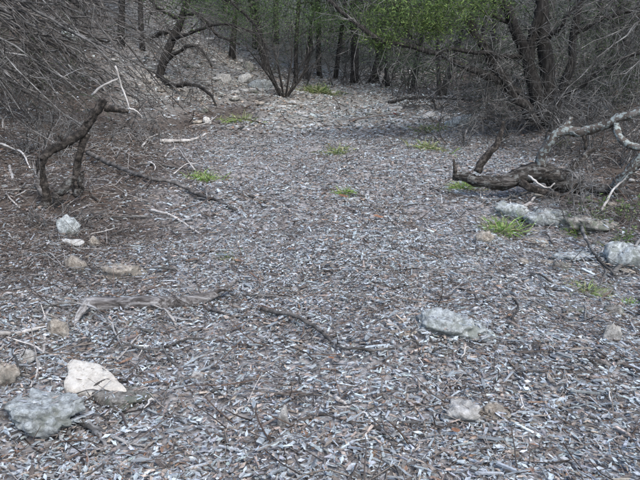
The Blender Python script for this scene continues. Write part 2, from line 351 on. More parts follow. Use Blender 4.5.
rock(243, 83, 16, 8, 'rock_white', 'pale stone on the bank left of the bluish boulder', 43, sub=3)
rock(222, 82, 18, 8, 'rock_white', 'white flat stone on the bank below the leaning left tree', 44, sub=3, flat=.6)
rock(248, 72, 14, 8, 'rock_grey', 'grey stone highest on the bank above the pale stones', 45, sub=3)
rock(205, 112, 8, 5, 'rock_grey', 'little grey stone left of the far grass clump on the bank', 46, sub=3)
rock(300, 116, 14, 5, 'rock_white', 'flat white stone on the path in front of the bare shrub', 47, sub=3, flat=.5)
rock(70, 42, 18, 12, 'rock_moss', 'pale rounded boulder glimpsed through the dead boughs on the left', 48, sub=3)
# stones too alike to tell apart
pr = []
for k in range(8):
    b = MB(); rock_mesh(b, (0, 0, .015), .06, .045, .036, 2, 300 + k, facets=9, sharp=.09, flat=.7); o = b.build('path_stone', M['rock_white']); pr.append(o.data); bpy.data.objects.remove(o)
stone_m = [M['rock_white'], M['rock_grey'], M['rock_tan'], M['rock_white']]
def pebble(x, y, s, k, label, group, name='path_stone'):
    o = bpy.data.objects.new(name, pr[k % 8]); COL.objects.link(o); o.location = (x, y, Hs(x, y)); s = s / .06; o.scale = (s, s * rng.uniform(.7, 1.1), s * rng.uniform(.6, 1)); o.rotation_euler = (0, 0, rng.uniform(0, 6.28))
    o.material_slots[0].link = 'OBJECT'; o.material_slots[0].material = stone_m[k % 4]; tag(o, label, 'stone', group)
for k in range(120):
    y = rng.uniform(10.0, 19); x = .28 + .03 * y - .05 * max(0, y - 14) + rng.normal(0, .95); pebble(x, y, rng.uniform(.03, .095), k, 'small pale stone on the far end of the path', 'stones on the far path')
for k in range(110):
    y = rng.uniform(12.5, 19.5); x = rng.uniform(-.30, -.03) * y; pebble(x, y, rng.uniform(.04, .13), k, 'pale stone scattered on the bank behind left', 'stones on the left bank')
for k in range(26):
    y = rng.uniform(2.6, 6.5); x = -rng.uniform(.26, .46) * y; pebble(x, y, rng.uniform(.012, .026), k, 'pebble in the brown litter at left', 'pebbles at left', 'pebble')
for k in range(34):
    y = rng.uniform(2.2, 7.5); x = rng.uniform(.16, .46) * y; pebble(x, y, rng.uniform(.012, .03), k + 1, 'pebble among the chips at right', 'pebbles at right', 'pebble')
for k in range(34):
    y = rng.uniform(3.0, 6.6); x = rng.uniform(.30, .47) * y; pebble(x, y, rng.uniform(.03, .065), k + k // 3, 'flat pale stone in the stony ground at the right edge', 'flat stones at right', 'flat_stone')

# ------------------------------------------------------------------ wood chips and leaf litter
PAL = np.array([(.315, .352, .370), (.255, .282, .296), (.205, .220, .229), (.160, .158, .156), (.150, .128, .112), (.075, .069, .064), (.27, .228, .196), (.45, .48, .495), (.165, .108, .075)])
W_TR = np.array([.20, .24, .17, .09, .135, .035, .105, .008, .018]); W_OFF = np.array([.05, .10, .16, .19, .25, .13, .08, .006, .034])
def tint(x, y, n):
    t = trail(x, y)[:, None] * (.72 + .28 * sstep(-1.3, .9, x / np.maximum(1, y / 3.2)))[:, None]
    # patches of darker, browner mulch in the path
    p = np.sin(x * 2.3 + 1.3 * np.sin(y * 1.1)) + np.sin(y * 1.9 + x * 1.4 + 2) + .8 * np.sin(5.1 * x - 3.7 * y)
    t = t * (1 - .38 * sstep(.4, 1.7, p)[:, None]) * (1 - .30 * (sstep(4.2, 6.5, y) * (1 - .5 * sstep(10, 14, y)))[:, None])
    cw = np.cumsum(t * W_TR / W_TR.sum() + (1 - t) * W_OFF / W_OFF.sum(), 1); k = (rng.random(n)[:, None] > cw).sum(1).clip(0, len(PAL) - 1)
    st = (trail(x, y) * sstep(8.5, 13, y))[:, None]      # stonier, paler litter where the path climbs
    return (PAL[k] * (1 + st * np.array([.42, .36, .26])) * rng.uniform(.75, 1.25, (n, 1)) * rng.normal(1, .02, (n, 3))).clip(.01, .8)
def lie(x, y):                                  # rain has combed the chips down the slope at right
    a = rng.uniform(0, 6.283, len(x)); w = sstep(.3, 1.4, x) * (1 - sstep(5, 7, y)); return np.where(rng.random(len(x)) < .75 * w, rng.normal(-.75, .35, len(x)), a)
def rock_lift(x, y):
    a = np.zeros(len(x))
    for rx, ry, sx, sy in ROCKS:
        if ry > 9: continue
        d = np.sqrt(((x - rx) / sx) ** 2 + ((y - ry) / sy) ** 2); a = np.maximum(a, np.exp(-((d - .95) / .22) ** 2) * min(.035, sx * .3))
    return a * rng.uniform(0, 1, len(x))
def chip_field(mb, x, y, L, Wd, T, lift, tilt=.2):
    n = len(x); s = lambda a, b: rng.uniform(a, b, n); o = np.zeros(n)
    h = L / 2; w0 = Wd / 2 * s(.15, 1); w1 = Wd / 2 * s(.15, 1); k = Wd * s(-.5, .5); k2 = Wd * s(-.5, .5); g = s(.7, .95)
    base = np.stack([np.stack([-h, -w0 + k, -T / 2], -1), np.stack([h, -w1 + k2, -T / 2], -1), np.stack([h * s(.8, 1.1), w1 + k2, -T / 2], -1), np.stack([-h * s(.8, 1.1), w0 + k, -T / 2], -1)], 1)
    top = base.copy(); top[:, :, :2] *= g[:, None, None]; top[:, :, 2] = (T / 2)[:, None] * rng.uniform(.5, 1.3, (n, 4))
    V = np.concatenate([base, top], 1)
    V = np.einsum('nij,nkj->nki', rot(lie(x, y), rng.normal(0, tilt, n), rng.normal(0, tilt * 1.3, n)), V)
    V += np.stack([x, y, H(x, y) + lift + rock_lift(x, y)], -1)[:, None]
    b = (np.arange(n) * 8)[:, None]
    q = np.array([[4, 5, 6, 7], [0, 1, 5, 4], [1, 2, 6, 5], [2, 3, 7, 6], [3, 0, 4, 7]])
    mb.add(V, [(b[:, None] + q[None]).reshape(-1, 4)], np.repeat(tint(x, y, n), 8, 0))
def leaf_field(mb, x, y, L, Wd, lift):
    n = len(x); s = lambda a, b: rng.uniform(a, b, n); o = np.zeros(n); h = L / 2
    V = np.stack([np.stack([-h, o, L * s(-.05, .22)], -1), np.stack([h * s(-.3, .2), -Wd / 2, Wd * s(-.1, .45)], -1), np.stack([h * s(-.1, .1), Wd * s(-.1, .1), o], -1),
                  np.stack([h * s(-.3, .2), Wd / 2, Wd * s(-.1, .45)], -1), np.stack([h, Wd * s(-.3, .3), L * s(-.05, .22)], -1)], 1)
    V = np.einsum('nij,nkj->nki', rot(lie(x, y), rng.normal(0, .2, n), rng.normal(0, .35, n) + np.where(rng.random(n) < .4, math.pi, 0)), V)
    V += np.stack([x, y, H(x, y) + lift + rock_lift(x, y)], -1)[:, None]; b = (np.arange(n) * 5)[:, None]
    q = np.array([[0, 1, 2], [1, 4, 2], [4, 3, 2], [3, 0, 2]])
    mb.add(V, [(b[:, None] + q[None]).reshape(-1, 3)], np.repeat(tint(x, y, n), 5, 0))
def wedge(n, y0, y1, m=.56, pad=.35, keep=None):
    xs, ys = [], []; got = 0
    while got < n:
        y = rng.uniform(y0, y1, n * 2); w = m * y + pad; x = rng.uniform(-1, 1, n * 2) * (m * y1 + pad); ok = np.abs(x) < w
        if keep is not None: ok &= rng.random(n * 2) < keep(x, y)
        xs.append(x[ok]); ys.append(y[ok]); got += ok.sum()
    return np.concatenate(xs)[:n], np.concatenate(ys)[:n]
drift = lambda x, y: .62 + .38 * sstep(-.9, .9, np.sin(x * 3.1 + 1.7 * np.sin(y * 2.2)) + np.sin(y * 3.7 - x * 2.1 + 1))
kp = lambda x, y: (.5 + .5 * trail(x, y)) * drift(x, y)
mb = MB()
def lay(n, y0, y1, L0, L1, asp, keep, liftmax):
    x, y = wedge(n, y0, y1, keep=keep); L = np.exp(rng.normal(math.log((L0 * L1) ** .5), .33, n)).clip(L0 * .6, L1 * 1.6); Wd = L * rng.uniform(*asp, n)
    chip_field(mb, x, y, L, Wd, np.minimum(Wd * .5, .006) * rng.uniform(.5, 1.3, n), rng.uniform(0, 1, n) ** 1.3 * liftmax)
def lay_leaf(n, y0, y1, L0, L1, keep, liftmax):
    x, y = wedge(n, y0, y1, keep=keep); L = rng.uniform(L0, L1, n); leaf_field(mb, x, y, L, L * rng.uniform(.26, .5, n), rng.uniform(.002, liftmax, n))
lay(33000, 1.25, 4.6, .016, .034, (.17, .42), kp, .018)
lay(16000, 1.25, 4.6, .007, .016, (.25, .7), kp, .020)
lay(2600, 1.25, 4.6, .045, .075, (.09, .2), kp, .026)
lay_leaf(44000, 1.25, 4.6, .014, .036, kp, .022)
kp2 = lambda x, y: (.36 + .64 * trail(x, y)) * drift(x * .6, y * .6)
lay(27000, 4.6, 9.5, .022, .05, (.18, .45), kp2, .025)
lay_leaf(24000, 4.6, 9.5, .024, .05, kp2, .03)
kp3 = lambda x, y: .30 + .70 * trail(x, y)
lay(17000, 9.5, 21, .045, .11, (.22, .55), kp3, .035)
lay_leaf(24000, 9.5, 21, .05, .10, kp3, .04)
from mathutils.bvhtree import BVHTree
from mathutils import Vector
for b, w in BIG:                                # litter fallen on the bigger stones
    V = np.concatenate(b.v); F = np.concatenate([f for f in b.f if f.shape[1] == 3]); tree_ = BVHTree.FromPolygons(V.tolist(), F.tolist()); lo, hi = V.min(0), V.max(0)
    n = int(min(260, 16 + 2200 * (hi[0] - lo[0]) * (hi[1] - lo[1]))); xs, ys, zs = [], [], []
    for k in range(n):
        ax, ay = rng.uniform(lo[0], hi[0]), rng.uniform(lo[1], hi[1]); q = tree_.ray_cast(Vector((ax, ay, 5)), Vector((0, 0, -1)))
        if q[0] is not None and (q[1].z > .8) and rng.random() < .18 + .9 * (1 - (q[0].z - lo[2]) / (hi[2] - lo[2])): xs.append(ax); ys.append(ay); zs.append(q[0].z)
    if not xs: continue
    xs, ys, zs = map(np.array, (xs, ys, zs)); L = rng.uniform(.014, .036, len(xs)) * (1 if ys[0] < 5 else 1.5); rl = rock_lift
    lift = zs - H(xs, ys) + .004; ROCKS_, ROCKS = ROCKS, []
    chip_field(mb, xs, ys, L, L * .28, L * .1, lift, .12); ROCKS = ROCKS_
chips = mb.build('wood_chips', M['chip'], None, smooth=False)
stuff(chips, 'weathered grey wood chips and dry leaves covering the path', 'wood chips')

# the chips that show largest lie one by one on the ground
proto = []
for k in range(12):
    b = MB(); Ks = 4; L = 1.0; t = np.linspace(-.5, .5, Ks); wv = np.array([rng.uniform(.25, .8), 1, rng.uniform(.8, 1.1), rng.uniform(.2, .8)]) * rng.uniform(.07, .15); bz = rng.normal(0, .02, Ks); by = rng.normal(0, .02, Ks); th = rng.uniform(.018, .04)
    V = []
    for i in range(Ks): V += [(t[i], by[i] - wv[i], bz[i]), (t[i], by[i] + wv[i], bz[i] + rng.normal(0, .008)), (t[i], by[i] + wv[i] * .8, bz[i] + th), (t[i], by[i] - wv[i] * .85, bz[i] + th)]
    F = [[4 * i + j, 4 * i + (j + 1) % 4, 4 * i + 4 + (j + 1) % 4, 4 * i + 4 + j] for i in range(Ks - 1) for j in range(4)] + [[3, 2, 1, 0], [12, 13, 14, 15]]
    me = bpy.data.meshes.new('wood_chip'); me.from_pydata(V, [], F); proto.append(me)
CH = [noise_mat('chip_' + n_, [(.3, tuple(v * .55 for v in c)), (.55, c), (.8, tuple(min(.75, v * 1.35) for v in c))], 3, bump=.5, bscale=14, stretch=(.5, 5, 5), vary=.22, dist=.03) for n_, c in (('silver', (.27, .30, .316)), ('grey', (.20, .217, .225)), ('brown', (.115, .096, .082)), ('tan', (.23, .20, .17)), ('dark', (.065, .057, .051)))]
for me in proto: me.materials.append(CH[0])
x, y = wedge(300, 1.55, 4.2, m=.47, pad=.05, keep=kp)
mi = rng.choice(5, 300, p=[.3, .27, .2, .13, .1])
for k in range(300):
    o = bpy.data.objects.new('wood_chip', proto[k % 12]); COL.objects.link(o); L = rng.uniform(.045, .095)
    o.parent = ground; o.location = (x[k], y[k], Hs(x[k], y[k]) + rng.uniform(.010, .024)); o.scale = (L, L * rng.uniform(.5, 1.1), L * .9)
    o.rotation_euler = (rng.normal(0, .18), rng.normal(0, .1), rng.uniform(0, 6.28))
    o.material_slots[0].link = 'OBJECT'; o.material_slots[0].material = CH[mi[k]]

# needles, fibres and fine twigs lying off the path
mb = MB()
def strew(n, y0, y1, l0, l1, r, keep, cols, K=3, curl=.35, lift=.03):
    x, y = wedge(n, y0, y1, keep=keep); L = rng.uniform(l0, l1, n); a = rng.uniform(0, 6.283, n)
    d = np.stack([np.cos(a), np.sin(a), rng.normal(0, .12, n)], -1); P = grow(np.stack([x, y, np.zeros(n)], -1), d, L, K, curl)
    P[:, :, 2] += H(P[:, :, 0], P[:, :, 1]) + rng.uniform(.004, lift, n)[:, None]
    c = np.array(cols)[rng.integers(0, len(cols), n)] * rng.uniform(.6, 1.3, (n, 1))
    tubes(mb, P, rng.uniform(.6, 1.3, (n, 1)) * r * np.linspace(1, .5, K), 3, col=c)
off = lambda x, y: .10 + .9 * (1 - trail(x, y))
NC = [(.085, .072, .062), (.13, .115, .10), (.06, .05, .043), (.22, .205, .19), (.045, .039, .035), (.095, .066, .050)]
strew(13000, 1.3, 5, .015, .05, .0016, lambda x, y: np.full_like(x, .8), NC + [(.26, .27, .275), (.19, .195, .2)], K=2, lift=.026)
strew(9000, 5, 10, .03, .09, .003, lambda x, y: np.full_like(x, .8), NC + [(.26, .27, .275)], K=2, lift=.03)
strew(5000, 1.3, 5, .05, .20, .0022, off, NC)
strew(5200, 5, 10, .08, .35, .004, off, NC)
strew(2800, 10, 22, .2, .7, .008, off, NC)
strew(1900, 1.3, 6, .08, .24, .0032, lambda x, y: np.full_like(x, .6), NC, K=4)
lit = mb.build('twig_litter', M['needle']); stuff(lit, 'brown fine twigs and needles strewn over the ground', 'twig litter')

# ================================================================== DEAD WOOD ON THE GROUND
def on_ground(pl, lift=.0):
    out = []
    for q in pl: p = gp(q[0], q[1]); p = p + [0, 0, (q[2] if len(q) > 2 else 0) + lift]; out.append(p)
    return np.array(out)
# --- short grey log at left
def short_log():
    a = on_ground([(80, 312), (110, 311), (150, 310), (190, 308)]); s = S_at(a[0]); tip = on_ground([(215, 303), (238, 296)]); tip[:, 2] += [.045, .095]
    r0 = 7.6 * s; root = empty('short_log', a.mean(0), 'short grey barkless log with a narrow dark tip, left foreground', 'log')
    P = np.vstack([a + [0, .02, r0 * .75], tip]); Q = wob(spline(P, 26), .003); t = np.linspace(0, 1, 26)
    rr = r0 * np.interp(t, [0, .06, .5, .72, .82, 1], [1.0, 1.05, .95, .85, .55, .2]); b = MB(); tubes(b, Q, rr, 22, rough=.05, cap=True, ridge=.06); body = part(b, 'trunk', M['log_grey'], root)
    b = MB(); p0 = Q[1] + [0, -.01, 0]; e = gp(74, 328) + [0, 0, .012]
    tubes(b, wob(spline([p0 + [0, 0, .01], (p0 + e) / 2 + [0, 0, .012], e], 9), .002), np.array([.75, .72, .66, .6, .5, .42, .34, .22, .08]) * r0 * .85, 16, rough=.12, ridge=.2, cap=True); o = part(b, 'branch_stub', M['stub'], root); o['label'] = 'whitish stub pointing toward the camera'
    b = MB(); q = Q[20]; tubes(b, wob(spline([q, q + [.05, 0, .02], q + [.10, .01, .015]], 7), .003), np.linspace(.010, .003, 7), 6, cap=True); part(b, 'splinter', M['char'], root)
short_log()
# --- bent dead limb at left
def bent_limb():
    g = gp(46, 207); Yd = g[1]; s = S_at(g); root = empty('dead_limb', g, 'bent dark dead limb standing up in an arch at left', 'dead branch')
    def P(l): return np.array([at(x, y, Yd + d) for x, y, d in l])
    Q = wob(spline(np.vstack([[g - [0, 0, .06]], P([(45, 188, 0), (41, 166, 0), (48, 152, .03), (66, 143, .08), (84, 130, .14), (95, 114, .18), (105, 99, .2)])]), 60), .0035)
    t = np.linspace(0, 1, 60); rr = s * np.interp(t, [0, .3, .45, .7, .9, .96, 1], [6.6, 6.0, 6.3, 6.8, 5.8, 5.8, 4.8]); b = MB(); tubes(b, Q, rr * .68, 22, rough=.06, cap=True, ridge=.045); part(b, 'stem', M['char'], root)
    f = gp(76, 196); b = MB(); Q2 = wob(spline(np.vstack([[f - [0, 0, .08]], [at(76, 172, f[1])], P([(80, 152, .13), (88, 134, .15)])]), 14), .004); tubes(b, Q2, np.linspace(4.6, 3.2, 14) * s, 16, rough=.1, cap=True, ridge=.07); part(b, 'prop', M['char'], root)
    b = MB(); tubes(b, wob(spline(P([(84, 132, .14), (85, 124, .13), (88, 120, .12)]), 6), .002), np.linspace(4, 1.6, 6) * s, 7, rough=.15, cap=True); part(b, 'knot', M['char'], root)
    b = MB(); tubes(b, wob(spline(P([(104, 108, .2), (116, 109, .22), (128, 111, .25)]), 8), .003), np.linspace(4, 1.8, 8) * s, 8, rough=.15, cap=True); part(b, 'broken_stub', M['char'], root)
    b = MB()
    for l, r in (([(92, 95, .25), (102, 86, .25), (119, 78, .25)], 1.35), ([(115, 66, .25), (119, 79, .25), (126, 97, .25), (129, 108, .24)], 1.0), ([(129, 108, .24), (138, 112, .26), (142, 118, .3)], .9)):
        b2 = MB(); tubes(b2, wob(spline(P(l), 9), .004), np.linspace(1, .75, 9) * r * s, 6, rough=.1, cap=True); part(b2, 'bleached_twig', M['twig_pale'], root)
    for l_, r_ in (([(56, 206, -.02), (62, 192, 0), (72, 182, .02), (82, 176, .05)], 5.0), ([(30, 214, -.05), (40, 206, -.04), (52, 204, -.02)], 4.2), ([(74, 196, 0), (80, 184, .02), (84, 170, .04)], 3.6)):
        b = MB(); tubes(b, wob(spline(P(l_), 12), .01), np.array([.5, .9, 1, 1, .95, .9, .9, .8, .7, .6, .4, .15]) * r_ * s * .85, 14, rough=.09, ridge=.16, cap=True); part(b, 'root_piece', M['bark_rot'], root)
    for k_ in (10, 22, 34, 44, 52):
        b = MB(); d_ = unit(rng.normal(0, 1, 3) + [.2, -.6, .5]); e_ = Q[k_] + d_ * rng.uniform(.07, .13); tubes(b, wob(spline([Q[k_], (Q[k_] + e_) / 2, e_], 6), .004), np.linspace(2.2, .4, 6) * s, 6, rough=.2, cap=True); part(b, 'snag', M['char'], root)
    b = MB(); twigs_on(b, Q[None], 22, .12, .5, .004, K=6, spread=1.2); part(b, 'twigs', M['twig_grey'], root)
    b = MB(); tubes(b, wob(spline(P([(42, 196, -.03), (38, 183, -.04), (40, 170, -.05)]), 8), .004), np.array([.6, 1.6, 2.4, 2.6, 2.2, 1.6, 1.0, .3]) * s, 9, rough=.3, ridge=.2, cap=True); o = part(b, 'bark_flake', M['log_grey'], root)
bent_limb()
# --- fallen lichened log at right
def fallen_log():
    g = gp(550, 196); Yd = g[1]; s = S_at(g); root = empty('fallen_log', g, 'fallen rotten log with raised lichened branches at right', 'log')
    def P(l): return np.array([at(x, y, Yd + d) for x, y, d in l])
    Q = wob(spline(P([(453, 176, .05), (466, 178, .03), (486, 181, 0), (512, 179, 0), (532, 172, .02), (552, 176, .05), (575, 186, .08), (604, 190, .12), (640, 196, .2), (690, 200, .3)]), 60), .008)
    t = np.linspace(0, 1, 60); rr = s * np.interp(t, [0, .05, .12, .25, .36, .45, .55, .8, 1], [3.6, 4.8, 6, 8, 10.5, 9.5, 5.5, 4.5, 3.5]); b = MB(); tubes(b, Q, rr, 30, rough=.08, cap=True, ridge=.08); part(b, 'trunk', M['bark_rot'], root)
    for nm, m, l, r0, r1, K in (('dark_stub', 'char', [(477, 172, 0), (484, 160, -.02), (496, 147, -.03), (500, 136, -.03), (503, 121, -.03)], 4.2, 2.2, 16), ('stub', 'char', [(456, 176, .04), (454, 167, .03), (453, 159, .03)], 2.6, 1.2, 8),
                                ('lichened_branch', 'bark_lichen', [(540, 172, .02), (542, 155, 0), (550, 141, -.03), (563, 131, -.06), (582, 132, -.10), (600, 127, -.14), (622, 117, -.2), (645, 110, -.26), (690, 96, -.35)], 4.9, 3.6, 40),
                                ('forked_branch', 'bark_lichen', [(614, 121, -.18), (618, 134, -.22), (626, 142, -.26), (642, 148, -.3), (670, 152, -.35)], 3.6, 2.6, 18),
                                ('short_branch', 'bark_rot', [(556, 178, .02), (568, 172, -.04), (580, 160, -.08), (595, 149, -.1)], 4.6, 2.4, 16),
                                ('right_branch', 'bark_lichen', [(612, 190, .05), (622, 180, -.02), (633, 166, -.06), (648, 150, -.1), (668, 130, -.15)], 5.0, 3.8, 18),
                                ('small_stub', 'bark_lichen', [(560, 133, -.05), (567, 123, -.06), (572, 117, -.06)], 3.2, 2.0, 8),
                                ('hanging_stub', 'char', [(584, 133, -.10), (586, 142, -.12), (585, 150, -.13)], 2.2, .9, 7),
                                ('root_fragment', 'char', [(520, 182, -.06), (538, 190, -.1), (556, 194, -.1), (574, 198, -.08)], 3.6, 2, 12),
                                ('curled_bark', 'twig_pale', [(528, 176, -.16), (537, 182, -.2), (546, 188, -.2), (555, 184, -.2)], 1.1, .7, 12)):
        b = MB(); q = wob(spline(P(l), K), .006); tubes(b, q, np.linspace(r0, r1, K) * s, 14, rough=.11, cap=True, ridge=.05); o = part(b, nm, M[m], root)
        if nm == 'lichened_branch': o['label'] = 'raised branch blotched with pale lichen'
        if nm in ('lichened_branch', 'forked_branch', 'right_branch'):
            b = MB(); twigs_on(b, q[None], 14, .12, .5, .004, droop=.2); part(b, 'twigs', M['twig_grey'], o)
fallen_log()
# --- loose sticks
def stick(pl, r, m, label, K=None, side=0, name='stick', end=.45, rough=.12):
    a = on_ground(pl); s = S_at(a[0]); a = a + [0, 0, r * s * .8 + .008]; K = K or 8 + 5 * len(pl); Q = wob(spline(a, K), .0035); b = MB(); tubes(b, Q, np.linspace(1, end, K) * r * s, 7, rough=rough, cap=True)
    o = b.build(name, M[m]); c = a.mean(0); c[2] = Hs(c[0], c[1]); center(o, c); tag(o, label, 'stick')
    if side:
        b = MB(); tw = twigs_on(b, Q[None], side, .05, .16, r * s * .35, K=4, droop=.1, spread=.6); b.build('side_twigs', M[m], o, offset=c)['kind'] = 'stuff'
for a in (
 ([(262, 316, .02), (290, 324, .03), (318, 337, .02), (345, 356, .015), (372, 356, .01), (397, 357, .02)], 2.2, 'twig_dark', 'crooked dark stick lying across the middle of the path', None, 4),
 ([(263, 322), (276, 336), (287, 347)], 1.6, 'twig_dark', 'thin dark twig beside the left end of the crooked dark stick'),
 ([(88, 160, .05), (112, 172, .05), (146, 184, .03), (172, 188, .03), (200, 200, .02), (236, 214, .01)], 2.4, 'twig_dark', 'long dark branch on the ground from the bent limb toward the path', None, 8),
 ([(-6, 338), (20, 336), (38, 331), (47, 318), (53, 308)], 2.6, 'twig_pale', 'pale bent stick at the left edge behind the small tan stone', None, 2),
 ([(46, 334), (44, 352), (38, 372), (31, 391)], 1.7, 'twig_pale', 'pale thin stick running down toward the mossy boulder'),
 ([(20, 366), (27, 377), (34, 389)], 1.5, 'twig_grey', 'short grey stick crossing the pale thin stick'),
 ([(34, 318, .02), (60, 316, .04), (86, 317, .05), (110, 332, .04), (124, 354, .01)], 1.3, 'twig_grey', 'thin arching twig in front of the short grey log'),
 ([(102, 402), (118, 397), (135, 389)], 2.0, 'twig_pale', 'pale stick leaning on the right corner of the cream slab'),
 ([(69, 414), (82, 426), (100, 440), (106, 456)], 3.2, 'twig_grey', 'grey curved root stick right of the mossy boulder'),
 ([(84, 424), (112, 440), (146, 450)], 2.6, 'twig_grey', 'grey stick at the bottom edge right of the curved root stick'),
 ([(72, 399), (76, 412), (84, 424)], 2.0, 'twig_dark', 'dark stub above the grey curved root stick'),
 ([(160, 143), (176, 143), (192, 142), (207, 136)], 2.0, 'twig_pale', 'white bent stick on the brown ground left of the path', None, 3),
 ([(142, 148), (150, 139), (168, 133)], 1.1, 'twig_pale', 'thin white twig left of the white bent stick'),
 ([(120, 170), (150, 166), (182, 170), (210, 176)], 1.2, 'twig_grey', 'thin grey stick reaching toward the left grass tuft'),
 ([(10, 168), (12, 180), (8, 196), (20, 210)], 1.5, 'twig_pale', 'whitish crooked twig at the left edge beside the bent limb', None, 4),
 ([(0, 150, .05), (22, 158, .04), (30, 172, .02)], 1.2, 'twig_pale', 'whitish twig above the crooked one at the left edge'),
 ([(150, 212), (172, 218), (190, 230), (206, 240)], 1.4, 'twig_pale', 'pale thin stick on the chips below the long dark branch'),
 ([(60, 222), (100, 220), (150, 219)], 1.8, 'twig_grey', 'straight grey stick right of the round green-grey rock', None, 3),
 ([(76, 288), (104, 286), (140, 290), (170, 286)], 1.3, 'twig_grey', 'thin stick lying along the back of the short grey log'),
 ([(0, 262), (30, 258), (62, 262)], 1.4, 'twig_grey', 'grey stick at the left edge level with the pale tan stone'),
 ([(0, 300), (18, 296), (30, 302)], 2.2, 'twig_pale', 'stout pale stick at the left edge left of the short log'),
 ([(205, 310), (232, 318), (262, 318)], 1.7, 'twig_dark', 'dark stick between the log tip and the crooked stick'),
 ([(225, 300), (255, 298), (285, 300)], 1.3, 'twig_grey', 'thin grey stick right of the log tip'),
 ([(155, 372), (170, 362), (196, 356)], 1.5, 'twig_grey', 'grey twig on the chips right of the cream slab'),
 ([(228, 422), (245, 408), (262, 398)], 1.3, 'twig_pale', 'pale twig near the small upright stone at the bottom'),
 ([(212, 395), (232, 389), (252, 386)], 1.6, 'twig_grey', 'grey splinter above the pale twig in the left foreground'),
 ([(372, 428), (384, 440), (396, 452)], 1.8, 'twig_dark', 'dark splinter at the bottom edge right of centre'),
 ([(335, 402), (355, 412), (368, 422)], 1.8, 'twig_pale', 'pale long splinter right of the small upright stone'),
 ([(388, 325), (402, 334), (418, 342)], 2.0, 'twig_pale', 'pale splinter leaning toward the broad boulder'),
 ([(580, 360), (602, 368), (626, 366)], 3.0, 'twig_dark', 'dark rotten stick below the thin pale plate'),
 ([(612, 279, .01), (626, 266, .04), (642, 246, .05)], 2.4, 'twig_grey', 'grey stick leaning up toward the right edge', None, 4),
 ([(580, 236, .05), (592, 258, .03), (614, 280, .01)], 2.0, 'twig_grey', 'thin grey branch slanting down below the fallen log', None, 5),
 ([(544, 290), (572, 292), (600, 286)], 1.5, 'twig_grey', 'grey stick behind the dull grey flat stones', None, 2),
 ([(600, 300), (618, 312), (640, 318)], 1.6, 'twig_dark', 'dark stick at the right edge above the tilted plate'),
 ([(484, 206), (510, 200), (533, 192)], 1.8, 'twig_grey', 'grey stick between the grass tuft and the fallen log', None, 3),
 ([(520, 212), (532, 203), (536, 196)], 2.2, 'twig_pale', 'short pale stick leaning on the mossy ledge rocks'),
 ([(556, 206), (590, 204), (640, 212)], 2.4, 'twig_dark', 'long dark stick below the fallen log near the right edge', None, 6),
 ([(600, 225, .1), (616, 205, .15), (640, 190, .2)], 1.4, 'twig_pale', 'pale thin twig rising at the right edge over the green plants', None, 4),
 ([(470, 300), (500, 306), (520, 318)], 1.4, 'twig_grey', 'thin grey stick right above the broad boulder'),
 ([(505, 278), (520, 284), (532, 294)], 1.6, 'twig_pale', 'pale splinter on the right chips below the tan path stone'),
 ([(388, 104), (414, 100), (444, 100), (476, 102)], 1.5, 'bark_dark', 'dark fallen branch across the far right edge of the path', None, 5),
 ([(240, 150), (262, 146), (280, 150)], 1.0, 'twig_grey', 'thin stick left of the far middle grass patch'),
 ([(228, 195), (250, 198), (270, 206)], 1.5, 'twig_dark', 'dark twig on the path right of the long dark branch'),
 ([(430, 190), (452, 196), (478, 200)], 1.4, 'twig_dark', 'dark twig left of the grass under the fallen log'),
): 
    stick(a[0], a[1], a[2], a[3], *a[4:])

def loose(n, xr, yr, mats, label, group, L=(25, 70), r=(.8, 1.9)):
    for k in range(n):
        px, py = rng.uniform(*xr), rng.uniform(*yr); a = rng.uniform(0, 6.283); l = rng.uniform(*L) * (.35 + .65 * (py - 90) / 360); b1 = a + rng.normal(0, .45); q = (px + math.cos(a) * l * .5, py + math.sin(a) * l * .25); e = (q[0] + math.cos(b1) * l * .5, q[1] + math.sin(b1) * l * .25)
        up = rng.uniform(0, .03); P = on_ground([(px, py, 0), (q[0], q[1], up), (e[0], e[1], rng.uniform(0, up))]); s_ = S_at(P[0]); rr = rng.uniform(*r) * s_ * (.5 + .5 * (py - 90) / 360); P = P + [0, 0, rr + .012]
        Q = wob(spline(P, 11), .004); b = MB(); tubes(b, Q, np.linspace(1, .4, 11) * rr, 5, rough=.12, cap=True); o = b.build('stick', M[mats[k % len(mats)]]); c = P[0].copy(); c[2] = Hs(c[0], c[1]); center(o, c); tag(o, label, 'stick', group)
loose(34, (0, 190), (225, 450), ('twig_pale', 'twig_grey', 'twig_grey', 'twig_dark'), 'short dead twig in the litter of the left foreground', 'twigs in the left foreground')
loose(26, (0, 210), (120, 225), ('twig_pale', 'twig_grey', 'twig_grey'), 'dead twig on the brown ground around the bent limb', 'twigs around the bent limb', (30, 110), (1.0, 2.0))
loose(30, (460, 640), (195, 330), ('twig_grey', 'twig_dark', 'twig_grey', 'twig_pale'), 'dead twig among stones below the fallen log', 'twigs below the fallen log', (25, 80))
loose(22, (200, 620), (330, 450), ('twig_grey', 'twig_dark', 'twig_pale'), 'short twig lying in the chips of the near path', 'twigs on the near path', (14, 45), (.8, 1.5))
